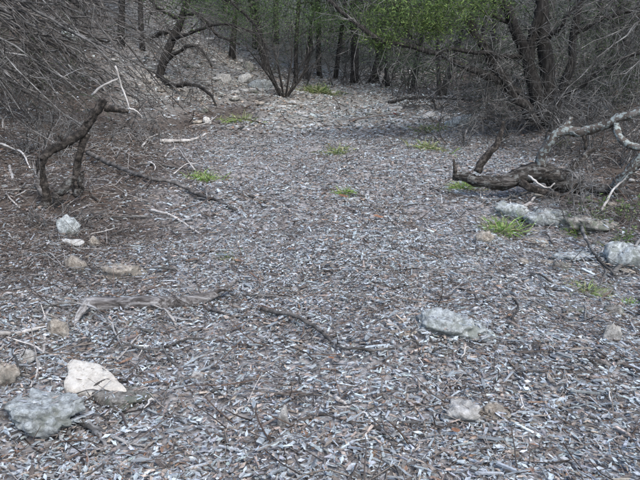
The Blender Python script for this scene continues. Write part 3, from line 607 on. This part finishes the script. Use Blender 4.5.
# ================================================================== GREENERY NEAR THE GROUND
DRY = ((.20, .26, .095), (.26, .29, .13), (.14, .20, .07), (.30, .295, .18))
def tuft(px, py, w, h, label, n=90, cols=((.19, .31, .07), (.26, .39, .10), (.13, .22, .055), (.32, .33, .17)), lean=.9, wd=.0028, name='grass_tuft'):
    c = gp(px, py); s = S_at(c); W = w * s / 2; Hh = h * s
    n = int(n * 1.5); a = rng.uniform(0, 6.283, n); r_ = np.abs(rng.normal(0, .42, n)) * W; x = c[0] + np.cos(a) * r_; y = c[1] + np.sin(a) * r_ * .7 + W * .3; z = H(x, y)
    d = np.stack([np.cos(a) * lean + rng.normal(0, .35, n), np.sin(a) * lean + rng.normal(0, .35, n), np.ones(n)], -1)
    P = grow(np.stack([x, y, z], -1), d, Hh * rng.uniform(.35, 1.45, n), 5, .6, 1.3); P[:, :, 2] = np.maximum(P[:, :, 2], H(P[:, :, 0], P[:, :, 1]) + .004)
    side = unit(np.cross(unit(P[:, -1] - P[:, 0]), rng.normal(0, 1, (n, 3)))); wv = (wd * rng.uniform(.6, 1.3, n))[:, None] * np.array([1, 1, .8, .55, .08])
    V = np.stack([P - side[:, None] * wv[..., None], P + side[:, None] * wv[..., None]], 2).reshape(-1, 3)
    b = (np.arange(n) * 10)[:, None, None] + (np.arange(4) * 2)[None, :, None]; F = (b + np.array([0, 1, 3, 2])).reshape(-1, 4)
    cc = np.array(cols)[rng.integers(0, len(cols), n)] * rng.uniform(.8, 1.2, (n, 1)); mb = MB(); mb.add(V, [F], np.repeat(cc, 10, 0)); o = mb.build(name, M['grass']); center(o, (c[0], c[1] + W * .3, Hs(c[0], c[1] + W * .3)))
    if cols is DRY: o['kind'] = 'stuff'
    return tag(o, label, 'grass')
tuft(205, 182, 44, 13, 'low bright green grass tuft on the left edge of the path', 170)
tuft(346, 195, 30, 8, 'little bright green grass tuft in the middle of the path', 110)
tuft(506, 234, 44, 20, 'bright green grass tuft on the right in front of the mossy ledge rocks', 190)
tuft(464, 190, 38, 12, 'green grass tuft at the left end of the fallen log', 150)
tuft(430, 150, 50, 10, 'sparse yellowish grass on the right path edge far back', 150, DRY, wd=.007)
tuft(238, 122, 40, 11, 'sparse grass clump on the left bank far back', 140, DRY, wd=.007)
tuft(335, 155, 44, 7, 'thin yellowish grass patch in the middle of the far path', 110, DRY, wd=.007)
tuft(318, 94, 50, 10, 'yellow-green grass at the foot of the far trunks', 220, DRY, wd=.012)
tuft(592, 298, 50, 16, 'dry olive grass tuft among the flat stones at right', 150, DRY)
tuft(228, 262, 40, 6, 'few thin grass blades in the chips left of centre', 40, DRY)
tuft(578, 236, 36, 14, 'small green grass tuft right of the mossy ledge rocks', 100)
tuft(432, 132, 40, 8, 'yellow-green grass near the far mossy low boulder', 130, DRY, wd=.009)
tuft(630, 306, 16, 10, 'small green tuft cut by the right edge', 60)
def forb(px, py, w, h, label, n=16):
    c = gp(px, py); s = S_at(c); root = empty('leafy_plant', c, label, 'plant'); W = w * s / 2; Hh = h * s; a = rng.uniform(0, 6.283, n)
    st = np.stack([c[0] + rng.normal(0, W * .4, n), c[1] + rng.normal(0, W * .4, n), np.zeros(n)], -1); st[:, 2] = H(st[:, 0], st[:, 1])
    P = grow(st, np.stack([np.cos(a) * .4, np.sin(a) * .4, np.ones(n)], -1), Hh * rng.uniform(.7, 1.3, n), 6, .4, .3); b = MB(); tubes(b, P, np.linspace(.003, .0012, 6) * np.ones((n, 1)), 3); part(b, 'stems', M['twig_grey'], root)
    m = n * 16; q, t = sample(P, m, .2, 1); L = rng.uniform(.016, .036, m); mb = MB(); leaf_quads(mb, q, unit(rng.normal(0, 1, (m, 3)) + [0, 0, .3]), L, L * .3, ((.10, .155, .055), (.145, .20, .075), (.07, .11, .04), (.19, .21, .10))); part(mb, 'leaves', M['leaf'], root, smooth=False)
def leaf_quads(mb, c, d, L, W, cols):
    n = len(c); d = unit(d); s = unit(np.cross(d, rng.normal(0, 1, (n, 3)))); L = L[:, None]; W = W[:, None]
    V = np.stack([c, c + d * L * .45 + s * W * .5, c + d * L, c + d * L * .5 - s * W * .5], 1); cc = np.array(cols)[rng.integers(0, len(cols), n)] * rng.uniform(.7, 1.3, (n, 1))
    mb.add(V, [np.arange(n * 4).reshape(-1, 4)], np.repeat(cc, 4, 0))
forb(598, 226, 44, 26, 'green leafy plant in front of the fallen log at right', 18)
forb(628, 222, 40, 30, 'green leafy plant at the right edge beside the fallen branches', 18)
forb(618, 250, 34, 20, 'green leafy plant above the blue-grey boulder', 12)
forb(560, 150, 30, 22, 'small green plant behind the raised lichened branch', 12)
# red and rust leaves
def leaf(px, py, L, m, label, yaw=0, name='fallen_leaf'):
    c = gp(px, py); s = S_at(c); L = L * s; b = MB(); K = 7; V = []
    for i in range(K):
        t = i / (K - 1); w = .34 * math.sin(math.pi * (t * .92 + .04)) ** .8; z = .25 * (t - .5) ** 2
        V += [(t - .5, -w, z + .12 * w), (t - .5, 0, z), (t - .5, w, z + .12 * w)]
    F = [[3 * i + j, 3 * i + j + 1, 3 * i + 4 + j, 3 * i + 3 + j] for i in range(K - 1) for j in range(2)]
    A = rot(np.array([yaw]), np.array([.25]), np.array([.2]))[0]; b.add((np.array(V) * L) @ A.T + c + [0, 0, .03 + .15 * L], [np.array(F)]); o = b.build(name, M[m]); center(o, c); tag(o, label, 'leaf')
leaf(395, 117, 7, 'red', 'bright red leaf at the far right bend of the path', 1.2)
for px, py, L, yw, lb in ((378, 222, 11, .2, 'rust-brown leaf on the path, largest of the rusty ones'), (391, 219, 9, 1.3, 'small rust leaf touching the largest rusty leaf'), (343, 201, 10, .1, 'orange-brown leaf just below the grass in mid path'), (331, 366, 8, .9, 'reddish leaf beside the right end of the crooked stick'), (455, 440, 10, .4, 'orange leaf by the pale pair of stones in front'), (150, 397, 9, 2, 'brown leaf right of the buried brown-grey rock'), (545, 376, 10, 2.4, 'tan leaf on the right chips in front')):
    leaf(px, py, L, 'rust', lb, yw)

# ================================================================== TREES AND DEAD BOUGHS
GREEN = ((.058, .100, .034), (.085, .140, .046), (.034, .060, .024), (.12, .18, .06))
BRIGHT = ((.078, .128, .036), (.11, .165, .046), (.044, .074, .026), (.15, .20, .062))
DULL = ((.055, .078, .042), (.08, .108, .058), (.034, .048, .028))
def foliage(mb, c, rad, n, L, cols, dense=.33):
    """scale-leaf sprays gathered in tufts through a crown"""
    k = max(4, n // 40); ctr = np.asarray(c) + rng.normal(0, 1, (k, 3)) * np.asarray(rad) * .55
    i = rng.integers(0, k, n); p = ctr[i] + rng.normal(0, 1, (n, 3)) * np.asarray(rad) * dense * .45
    d = unit(p - ctr[i] + rng.normal(0, .05, (n, 3)) + [0, 0, .04]); tone = rng.uniform(.6, 1.35, k)[i]
    leaf_quads(mb, p, d, rng.uniform(.7, 1.4, n) * L, rng.uniform(.7, 1.3, n) * L * .24, cols); mb.c[-1] *= np.repeat(tone, 4)[:, None]
def limbs(base_pts, n, L0, L1, K=8, up=.3, flat=1.0, droop=.3, lo=.3):
    s, t = sample(base_pts, n, lo); a = rng.uniform(0, 6.283, n); d = np.stack([np.cos(a), np.sin(a), rng.normal(up, .3, n)], -1); return grow(s, d, rng.uniform(L0, L1, n), K, .4, droop)
def tree(px, py, stems, label, hgt=4.5, wpx=8, m='bark_dark', n_limb=8, n_tw=120, n_leaf=700, crown_z=2.7, cols=GREEN, group=None, Y=None, leafL=.07, lowtw=60, lean=(0, 0), pos=None, name='juniper_tree'):
    g = np.array(pos) if pos is not None else gp(px, py); g[2] = Hs(g[0], g[1]); s = S_at(g); root = empty(name, g, label, 'tree', group); r0 = wpx * s / 2; T = []
    for k in range(stems):
        a = rng.uniform(0, 6.283); q = .0 if stems == 1 else .22; d = np.array([math.cos(a) * q + lean[0] + rng.normal(0, .06), math.sin(a) * q + lean[1], 1.0])
        P = grow(np.array([g + [math.cos(a) * r0 * .7 * (stems > 1), math.sin(a) * r0 * .7 * (stems > 1), -.1]]), d[None], np.array([hgt * rng.uniform(.85, 1.1)]), 14, .22)[0]
        b = MB(); tubes(b, P, r0 * np.interp(np.linspace(0, 1, 14), [0, .08, .5, 1], [1.25, 1, .7, .15]) * (1 if k == 0 else rng.uniform(.6, .9)), 8, rough=.1, cap=True); part(b, 'trunk', M[m], root); T.append(P)
    T = np.array(T); Lm = limbs(T, n_limb, .8, 1.9, lo=.25); b = MB(); tubes(b, Lm, np.linspace(1, .25, 8) * r0 * .30 * rng.uniform(.7, 1.2, (n_limb, 1)), 5); part(b, 'limbs', M[m], root)
    b = MB(); Q = twigs_on(b, Lm, n_tw, .3, 1.0, .006, K=5, droop=.3)
    if lowtw: q = limbs(T, lowtw, .4, 1.1, K=6, up=.0, lo=.06); tubes(b, q, np.linspace(1, .3, 6) * .007 * np.ones((lowtw, 1)), 3); twigs_on(b, q, lowtw * 2, .15, .5, .004, K=4)
    part(b, 'twigs', M['twig_grey'], root)
    b = MB(); top = T[:, -1].mean(0); cz = g[2] + crown_z; foliage(b, (g + top) / 2 * [1, 1, 0] + [0, 0, (cz + g[2] + hgt) / 2 + .2], (1.1, 1.1, max(.5, (hgt - crown_z) * .55)), n_leaf, leafL, cols)
    if g[1] < 20.5: foliage(b, g + [0, 0, hgt * .92 + .3], (1.9, 1.9, .45), 1300, .2, cols)  # unseen upper leaf layer with outsized leaves, added to shade the woods behind
    part(b, 'crown', M['leaf'], root, smooth=False)
    return root

def bough(b_main, b_tw, a, e, sag, r, n_tw, K=16, l=(.2, .8), tr=.0055, sub=1.2, droop=.25):
    a, e = np.asarray(a, float), np.asarray(e, float); t = np.linspace(0, 1, K)[:, None]; P = a + (e - a) * t; P[:, 2] += sag * 4 * (t * (1 - t))[:, 0]
    L = np.linalg.norm(e - a); P = wob(P, .02 * L); fl = H(P[:, 0], P[:, 1]) + r; P[:, 2] = np.maximum(P[:, 2], fl)
    tubes(b_main, P, np.linspace(1, .22, K) * r, 6, rough=.08)
    q = twigs_on(b_tw, P[None], n_tw, l[0], l[1], tr, K=6, spread=.55, droop=droop, lo=.2)
    if sub: twigs_on(b_tw, q, int(n_tw * sub * .8), l[0] * .4, l[1] * .5, tr * .6, K=4, spread=.7, droop=droop, lo=.3)
    return P
def dead_tree(loc, hgt, r0, label, boughs, m='bark_grey', lean=(0, 0), tm='twig_grey', name='dead_juniper', twk={}):
    loc = np.array(loc, float); loc[2] = Hs(loc[0], loc[1]); root = empty(name, loc, label, 'tree'); P = grow((loc - [0, 0, .1])[None], np.array([[lean[0], lean[1], 1.]]), np.array([hgt]), 14, .2)[0]
    b = MB(); tubes(b, P, r0 * np.interp(np.linspace(0, 1, 14), [0, .1, .6, 1], [1.3, 1, .7, .2]), 10, rough=.1, cap=True); part(b, 'trunk', M[m], root)
    for (z, e, sag, r, n) in boughs:
        k = np.argmin(np.abs(P[:, 2] - (loc[2] + z))); bm_, bt = MB(), MB(); bough(bm_, bt, P[k], e, sag, r, n, **twk); o = part(bm_, 'bough', M[tm if rng.random() < .35 else 'twig_dark'], root); part(bt, 'twigs', M[tm if rng.random() < .45 else 'twig_dark'], o)
    return root
# dead junipers whose drooping boughs fill the upper left
def ends(n, x0, x1, y0, y1, d0, d1):
    out = []
    for k in range(n): out.append(at(rng.uniform(x0, x1), rng.uniform(y0, y1), rng.uniform(d0, d1)))
    return out
def bl(n, z, box, sag, r, tw): return [(rng.uniform(*z), e, rng.uniform(*sag), rng.uniform(*r), tw) for e in ends(n, *box)]
dead_tree((-5.3, 6.9, 0), 3.4, .10, 'dead juniper left outside the picture, its lower grey boughs drooping into view', bl(30, (1.0, 2.3), (-10, 90, 60, 150, 6.4, 7.8), (.05, .35), (.010, .024), 10))
dead_tree((-5.7, 8.9, 0), 3.8, .12, 'dead juniper at the left edge with long arching boughs above the bent limb', bl(36, (1.2, 2.6), (30, 175, 50, 125, 7.8, 9.6), (.1, .45), (.011, .027), 10) + bl(7, (1.3, 2.6), (90, 190, 70, 130, 8.0, 9.2), (.15, .5), (.024, .034), 9) + bl(6, (1.6, 3.0), (20, 160, 0, 40, 8, 9.5), (.1, .4), (.012, .024), 12))
dead_tree((-4.55, 11.2, 0), 4.2, .14, 'dark dead juniper trunk in the upper left corner behind the boughs', bl(30, (.8, 2.4), (60, 235, 15, 100, 9.8, 12.0), (.05, .4), (.010, .022), 10), m='bark_dark', tm='twig_dark')
dead_tree((-6.6, 10.6, 0), 4.0, .11, 'grey dead juniper farthest left behind the arching boughs', bl(12, (.8, 2.6), (-20, 90, 10, 90, 9, 10.5), (.1, .4), (.012, .024), 12))
# leaning left tree with dark arching limbs
def left_tree():
    g = gp(160, 76); Yd = g[1]; s = S_at(g); root = empty('leaning_juniper', g, 'dark leaning juniper on the left with arching bare limbs over the bank', 'tree')
    def P(l): return np.array([at(x, y, Yd + d) for x, y, d in l])
    L = (('trunk', [(158, 84, 0), (160, 66, 0), (167, 48, 0), (176, 30, .1), (184, 10, .1), (196, -20, .2), (215, -70, .3), (226, -120, .3)], 4.2, 1.6), ('limb', [(162, 66, 0), (178, 52, -.3), (192, 46, -.5), (206, 55, -.8), (212, 66, -1)], 2.2, .9), ('limb', [(158, 76, 0), (172, 84, -.6), (190, 85, -1.0), (205, 90, -1.3), (215, 106, -1.6)], 2.6, 1.0),
         ('limb', [(146, 40, .2), (160, 34, .1), (176, 30, .1)], 1.2, 2.2), ('limb', [(184, 12, .1), (200, 16, -.2), (218, 36, -.3), (240, 44, -.3)], 2.0, .8), ('limb', [(172, 40, 0), (196, 30, -.4), (226, 24, -.6), (262, 34, -.6)], 1.8, .7), ('limb', [(180, 20, .1), (158, 8, 0), (140, -10, 0)], 2.0, .8), ('limb', [(192, -10, .2), (226, 0, 0), (252, 22, -.3), (270, 52, -.4)], 2.0, .7))
    for nm, l, r0, r1 in L:
        b = MB(); q = wob(spline(P(l), 22), .012); tubes(b, q, np.linspace(r0, r1, 22) * s, 8, rough=.12, cap=True); o = part(b, nm, M['bark_dark'], root); b = MB(); w = twigs_on(b, q[None], 46, .2, .8, .006, K=6, spread=.7); twigs_on(b, w, 70, .1, .4, .004, K=4); part(b, 'twigs', M['twig_dark'], o)
    b = MB(); foliage(b, at(195, -5, Yd), (.9, .8, .45), 2600, .055, GREEN); foliage(b, at(190, -115, Yd), (2.2, 2.0, .5), 2200, .2, GREEN); part(b, 'crown', M['leaf'], root, smooth=False)  # the higher, coarse-leaved foliage is out of view, added for shade at left
left_tree()
# the many-stemmed juniper at right
def big_juniper():
    g = gp(548, 128); Yd = g[1]; s = S_at(g); root = empty('multi_stem_juniper', g, 'big many-stemmed dark juniper at right with a sawn-off stem', 'tree')
    def P(l): return np.array([at(x, y, Yd + d) for x, y, d in l])
    L = (('stem', [(549, 134, 0), (548, 100, 0), (546, 60, 0), (543, 25, 0), (544, -20, 0), (540, -90, 0), (536, -190, 0)], 11, 4), ('stem', [(544, 120, -.1), (534, 84, -.1), (528, 56, -.1), (514, 30, -.15), (500, 0, -.2), (482, -50, -.2), (470, -120, -.2)], 8, 3),
         ('stem', [(528, 62, -.1), (532, 40, -.12), (538, 14, -.12), (542, -30, -.15), (552, -100, -.2)], 6, 2.4), ('sawn_stem', [(540, 124, -.1), (516, 96, -.2), (498, 70, -.3), (482, 42, -.35), (470, 19, -.4)], 6.5, 4.5), ('stem', [(556, 120, .1), (564, 84, .15), (572, 50, .2), (578, 10, .2), (584, -60, .2), (600, -140, .2)], 6, 2.2),
         ('limb', [(520, 92, -.15), (490, 78, -.3), (456, 62, -.5), (424, 50, -.6), (398, 44, -.7), (376, 36, -.8), (350, 20, -.9), (322, -4, -1)], 4.4, 2.0), ('limb', [(526, 58, -.1), (500, 56, -.3), (470, 52, -.5), (440, 52, -.6)], 2.4, 2.4), ('limb', [(424, 50, -.6), (404, 24, -.5), (392, 0, -.5), (380, -30, -.5)], 2, 1.2),
         ('limb', [(560, 100, .1), (590, 78, -.1), (616, 60, -.2), (640, 52, -.3)], 3, 1.2), ('limb', [(574, 36, .2), (600, 20, 0), (626, 10, -.1), (660, 0, -.1)], 3, 1.4), ('limb', [(546, 40, 0), (566, 20, -.2), (588, -8, -.2)], 3, 1.4), ('limb', [(512, 24, -.15), (480, 10, -.3), (452, 4, -.4), (420, -20, -.5)], 2.4, 1.2))
    for nm, l, r0, r1 in L:
        b = MB(); K = 30 if nm != 'limb' else 22; q = wob(spline(P(l), K), .014); tubes(b, q, np.linspace(r0, r1, K) * s * .8, 10, rough=.12, cap=True); o = part(b, nm, M['bark_dark'], root)
        b = MB(); w = twigs_on(b, q[None], 70, .2, .9, .0055, K=6, spread=1.0, droop=.4, lo=.03); twigs_on(b, w, 110, .12, .45, .0035, K=4, curl=.8); part(b, 'twigs', M['twig_grey'], o)
    b = MB()
    for px, py, d, rx, rz, n in ((500, 60, .4, .5, .35, 900), (590, 40, .5, .6, .4, 1300), (620, 90, .4, .4, .3, 700), (560, 20, .6, .6, .3, 1000)): foliage(b, at(px, py, Yd + d), (rx, rx * .9, rz), n, .045, DULL, .6)
    for px, py, d, rx, rz, n in ((402, 18, -.6, .44, .28, 4200), (446, 10, -.5, .46, .26, 3800), (378, 40, -.7, .16, .12, 700), (430, 32, -.4, .25, .16, 1200), (480, -6, -.4, .4, .25, 1600), (520, -60, 0, 1.2, .6, 2000), (600, -80, 0, 1.2, .6, 1500)):
        foliage(b, at(px, py, Yd + d), (rx, rx * .9, rz), n, .042, BRIGHT, .5)
    foliage(b, g + [0, .4, 4.0], (2.4, 2.2, .6), 2600, .2, GREEN)  # coarse leaves above the frame, added to shade the backdrop
    part(b, 'crown', M['leaf'], root, smooth=False)
big_juniper()
dead_tree((5.0, 8.2, 0), 3.6, .11, 'dead juniper past the right edge, its thin boughs sweeping left over the lichened branch', bl(16, (.7, 2.4), (540, 640, 30, 140, 7.8, 9.2), (.05, .4), (.008, .017), 20), twk=dict(l=(.15, .6), tr=.0035, sub=2))
dead_tree((5.3, 10.6, 0), 3.8, .13, 'dark dead juniper at the upper right behind the sweeping boughs', bl(14, (.6, 2.6), (560, 660, 0, 110, 9.6, 11), (.05, .4), (.010, .02), 18), m='bark_dark', tm='twig_dark', twk=dict(sub=2, tr=.004))
# low dead brush behind the fallen log and along the right side of the path
def brush(px, py, w, h, n, label, m='twig_grey', lean=0, name='dead_brush', rad=.004, core=7):
    c = gp(px, py); s = S_at(c); root = empty(name, c, label, 'brush'); W = w * s / 2; Hh = h * s; a = rng.uniform(0, 6.283, core); r_ = rng.uniform(0, W, core)
    st = np.stack([c[0] + np.cos(a) * r_, c[1] + .3 + np.sin(a) * r_ * .7, np.zeros(core)], -1); st[:, 2] = H(st[:, 0], st[:, 1]); P = grow(st, np.stack([np.cos(a) * .6 + lean, np.sin(a) * .4, np.ones(core)], -1), Hh * rng.uniform(.9, 1.5, core), 10, .7, .5)
    P[:, :, 2] = np.maximum(P[:, :, 2], H(P[:, :, 0], P[:, :, 1]) + .01)
    for k in range(core): b = MB(); tubes(b, P[k], np.linspace(1, .3, 10) * rad * 2.2, 5); part(b, 'stem', M[m], root)
    b = MB(); q = twigs_on(b, P, n, Hh * .35, Hh * 1.1, rad, K=6, spread=1.0, droop=.7, lo=.02, curl=.9); twigs_on(b, q, n * 2, Hh * .15, Hh * .5, rad * .65, K=4, curl=1.0); part(b, 'twigs', M[m], root)
brush(470, 150, 90, 40, 150, 'pale tangled dead brush at the path edge behind the dark upright stub')
brush(520, 140, 80, 50, 170, 'tangled dead brush between the fallen log and the big juniper')
brush(590, 158, 90, 60, 190, 'tangled dead brush behind the raised lichened branch')
brush(632, 178, 60, 60, 150, 'tangled dead brush at the right edge behind the fallen log')
brush(612, 240, 70, 50, 80, 'thin grey brush over the green plants at the right edge', rad=.003)
brush(440, 112, 60, 30, 110, 'low dead brush at the far right bend of the path', m='twig_dark', rad=.005)
brush(400, 100, 50, 34, 90, 'dark dead brush left of the fallen dark branch at the bend', m='twig_dark', rad=.006)
brush(305, 86, 60, 40, 70, 'dark twiggy growth around the slim trunks right of the bare shrub', m='twig_dark', rad=.007)
brush(345, 88, 50, 36, 60, 'dark twiggy growth at the foot of the short thick trunk', m='twig_dark', rad=.007)
brush(380, 90, 60, 44, 70, 'dark twiggy growth right of the twin-stemmed juniper', m='twig_dark', rad=.007)
brush(20, 160, 80, 44, 110, 'pale dead brush at the left edge behind the bent limb')
brush(100, 140, 90, 34, 110, 'low dead brush behind the top of the bent limb')
brush(30, 235, 80, 24, 60, 'low twiggy brush in front of the bent limb foot', rad=.003)
brush(170, 110, 60, 22, 60, 'thin dead brush on the brown ground below the arching limbs', m='twig_dark')
brush(600, 120, 70, 60, 120, 'dense grey brush right of the big juniper foot')
# bare shrub in the middle
def shrub():
    g = gp(284, 97); Yd = g[1]; s = S_at(g); root = empty('bare_shrub', g, 'bare many-stemmed shrub standing left of the path end', 'shrub'); n = 11; a = np.linspace(0, 6.283, n, endpoint=False)
    P = grow(np.stack([g[0] + np.cos(a) * .05, g[1] + np.sin(a) * .05, np.full(n, g[2] - .03)], -1), np.stack([np.cos(a) * .75, np.sin(a) * .4, np.full(n, 1.1)], -1), rng.uniform(.8, 1.7, n), 9, .35)
    for k in range(n): b = MB(); tubes(b, P[k], np.linspace(.022, .006, 9), 6, rough=.1); part(b, 'stem', M['bark_dark'], root)
    b = MB(); q = twigs_on(b, P, 130, .15, .6, .006, K=5, spread=.6, droop=-.1, up=.3); twigs_on(b, q, 120, .1, .3, .004, K=4); part(b, 'twigs', M['twig_dark'], root)
    b = MB(); c = np.concatenate([P[:, 5:].reshape(-1, 3)]); foliage(b, g + [0, 0, 1.1], (.5, .4, .5), 260, .045, DULL); part(b, 'leaves', M['leaf'], root, smooth=False)
shrub()
def hang(root, spots):
    b = MB()
    for px, py, Yd, rx, rz, n, L, c in spots: foliage(b, at(px, py, Yd), (rx, rx, rz), n, L, c, .5)
    part(b, 'leaves', M['leaf'], root, smooth=False)
# trunks at the end of the path
for px, py, w, st, lb, kw in (
 (296, 84, 6, 1, 'slim dark trunk just right of the bare shrub', {}), (306, 80, 7, 1, 'dark trunk second right of the bare shrub', {}), (320, 78, 7, 1, 'dark straight trunk behind the yellow-green grass', {}), (335, 79, 6, 1, 'dark trunk right of the straight one behind the grass', dict(lean=(.06, 0))),
 (354, 84, 11, 1, 'short thick dark trunk nearest the end of the path', {}), (371, 82, 13, 2, 'broad twin-stemmed juniper right of the short thick trunk', dict(lean=(.05, 0))), (388, 86, 6, 1, 'thin leaning trunk behind the bend', dict(lean=(-.2, 0))), (270, 72, 7, 2, 'twin-stemmed juniper behind the bare shrub', dict(lean=(-.1, 0))),
 (412, 92, 8, 1, 'dark juniper trunk under the hanging bright foliage', dict(lean=(.1, 0))), (440, 96, 9, 2, 'forked juniper between the bright foliage and the sawn stem', {}), (232, 58, 8, 1, 'juniper standing on the bank left of the bare shrub', dict(lean=(.1, 0))), (120, 46, 9, 1, 'dark upright trunk on the upper left behind the leaning juniper', {}),
 (143, 50, 7, 1, 'narrow dark trunk close left of the leaning juniper', {}), (605, 92, 10, 2, 'dark double trunk right of the big juniper', {}), (628, 100, 12, 1, 'stout dark trunk near the right edge', {}), (488, 98, 8, 1, 'dark trunk seen between the sawn stem and the path', {})):
    rt = tree(px, py, st, lb, hgt=rng.uniform(4, 5.4), wpx=w * .72, crown_z=rng.uniform(1.1, 2.0), n_leaf=3000, lowtw=26, **kw)
    if px == 270: hang(rt, ((240, 12, 15, .6, .35, 2600, .05, GREEN), (285, 10, 15.5, .7, .38, 2600, .05, GREEN), (322, 22, 16.5, .6, .4, 1800, .055, GREEN), (352, 14, 15, .5, .3, 1400, .05, GREEN), (262, 36, 15.5, .45, .25, 700, .05, GREEN)))
    if px == 412: hang(rt, ((420, 66, 12, .35, .2, 700, .045, DULL), (400, 60, 13, .4, .25, 600, .05, DULL)))
    if px == 628: hang(rt, ((632, 78, 11, .5, .4, 1800, .05, DULL), (600, 64, 12, .6, .4, 1300, .05, DULL), (620, 20, 11.5, .7, .4, 1600, .05, GREEN)))
random_tr = []
k = 0
while k < 46:
    y = rng.uniform(19.5, 33); x = rng.uniform(-.62, .62) * y
    if abs(x) < 3 and y < 20.5: continue
    if any(abs(x - q[0]) < .8 and abs(y - q[1]) < .8 for q in random_tr): continue
    random_tr.append((x, y)); k += 1
    tree(0, 0, 1 + (k % 4 == 0), 'slender grey juniper in the far thicket behind the path', pos=(x, y, 0), hgt=rng.uniform(4, 6.5), wpx=rng.uniform(4, 8), m='bark_dark' if k % 3 else 'bark_grey', n_limb=6, n_tw=30, lowtw=12, n_leaf=1750, crown_z=rng.uniform(.2, 1.5), cols=(GREEN, DULL, DULL)[k % 3], leafL=.11, group='junipers of the far thicket', name='thicket_juniper')
# the undergrowth that closes the view
mb = MB()
n = 8500; y = rng.uniform(15.5, 34, n); x = rng.uniform(-.62, .62, n) * y; ok = ~((y < 20) & (x > -4.6) & (x < 2.0)); x, y = x[ok], y[ok]; n = len(x)
a = rng.uniform(0, 6.283, n); z = H(x, y) + np.abs(rng.normal(0, .9, n)) * (rng.random(n) < .7); P = grow(np.stack([x, y, z], -1), np.stack([np.cos(a), np.sin(a) * .5, rng.normal(.5, .6, n)], -1), rng.uniform(.4, 1.6, n), 4, .7, .3)
C3 = np.array([(.085, .085, .077), (.045, .046, .041), (.16, .16, .15), (.045, .060, .036)])
tubes(mb, P, rng.uniform(.006, .014, (n, 1)) * np.linspace(1, .4, 4), 3, col=C3[rng.integers(0, 4, n)])
stuff(mb.build('thicket', M['needle']), 'grey tangle of bare undergrowth closing the view behind', 'thicket')
mb = MB()
n = 2800; y = rng.uniform(10, 16, n); side = rng.random(n) < .5; x = np.where(side, rng.uniform(.22, .6, n) * y, -rng.uniform(.33, .62, n) * y); a = rng.uniform(0, 6.283, n); z = H(x, y) + np.abs(rng.normal(0, .6, n)) * (rng.random(n) < .6)
P = grow(np.stack([x, y, z], -1), np.stack([np.cos(a), np.sin(a) * .5, rng.normal(.3, .6, n)], -1), rng.uniform(.3, 1.2, n), 5, .8, .4); tubes(mb, P, rng.uniform(.003, .008, (n, 1)) * np.linspace(1, .4, 5), 3, col=C3[rng.integers(0, 4, n)])
stuff(mb.build('undergrowth', M['needle']), 'bare twiggy undergrowth on both sides of the far path', 'undergrowth')
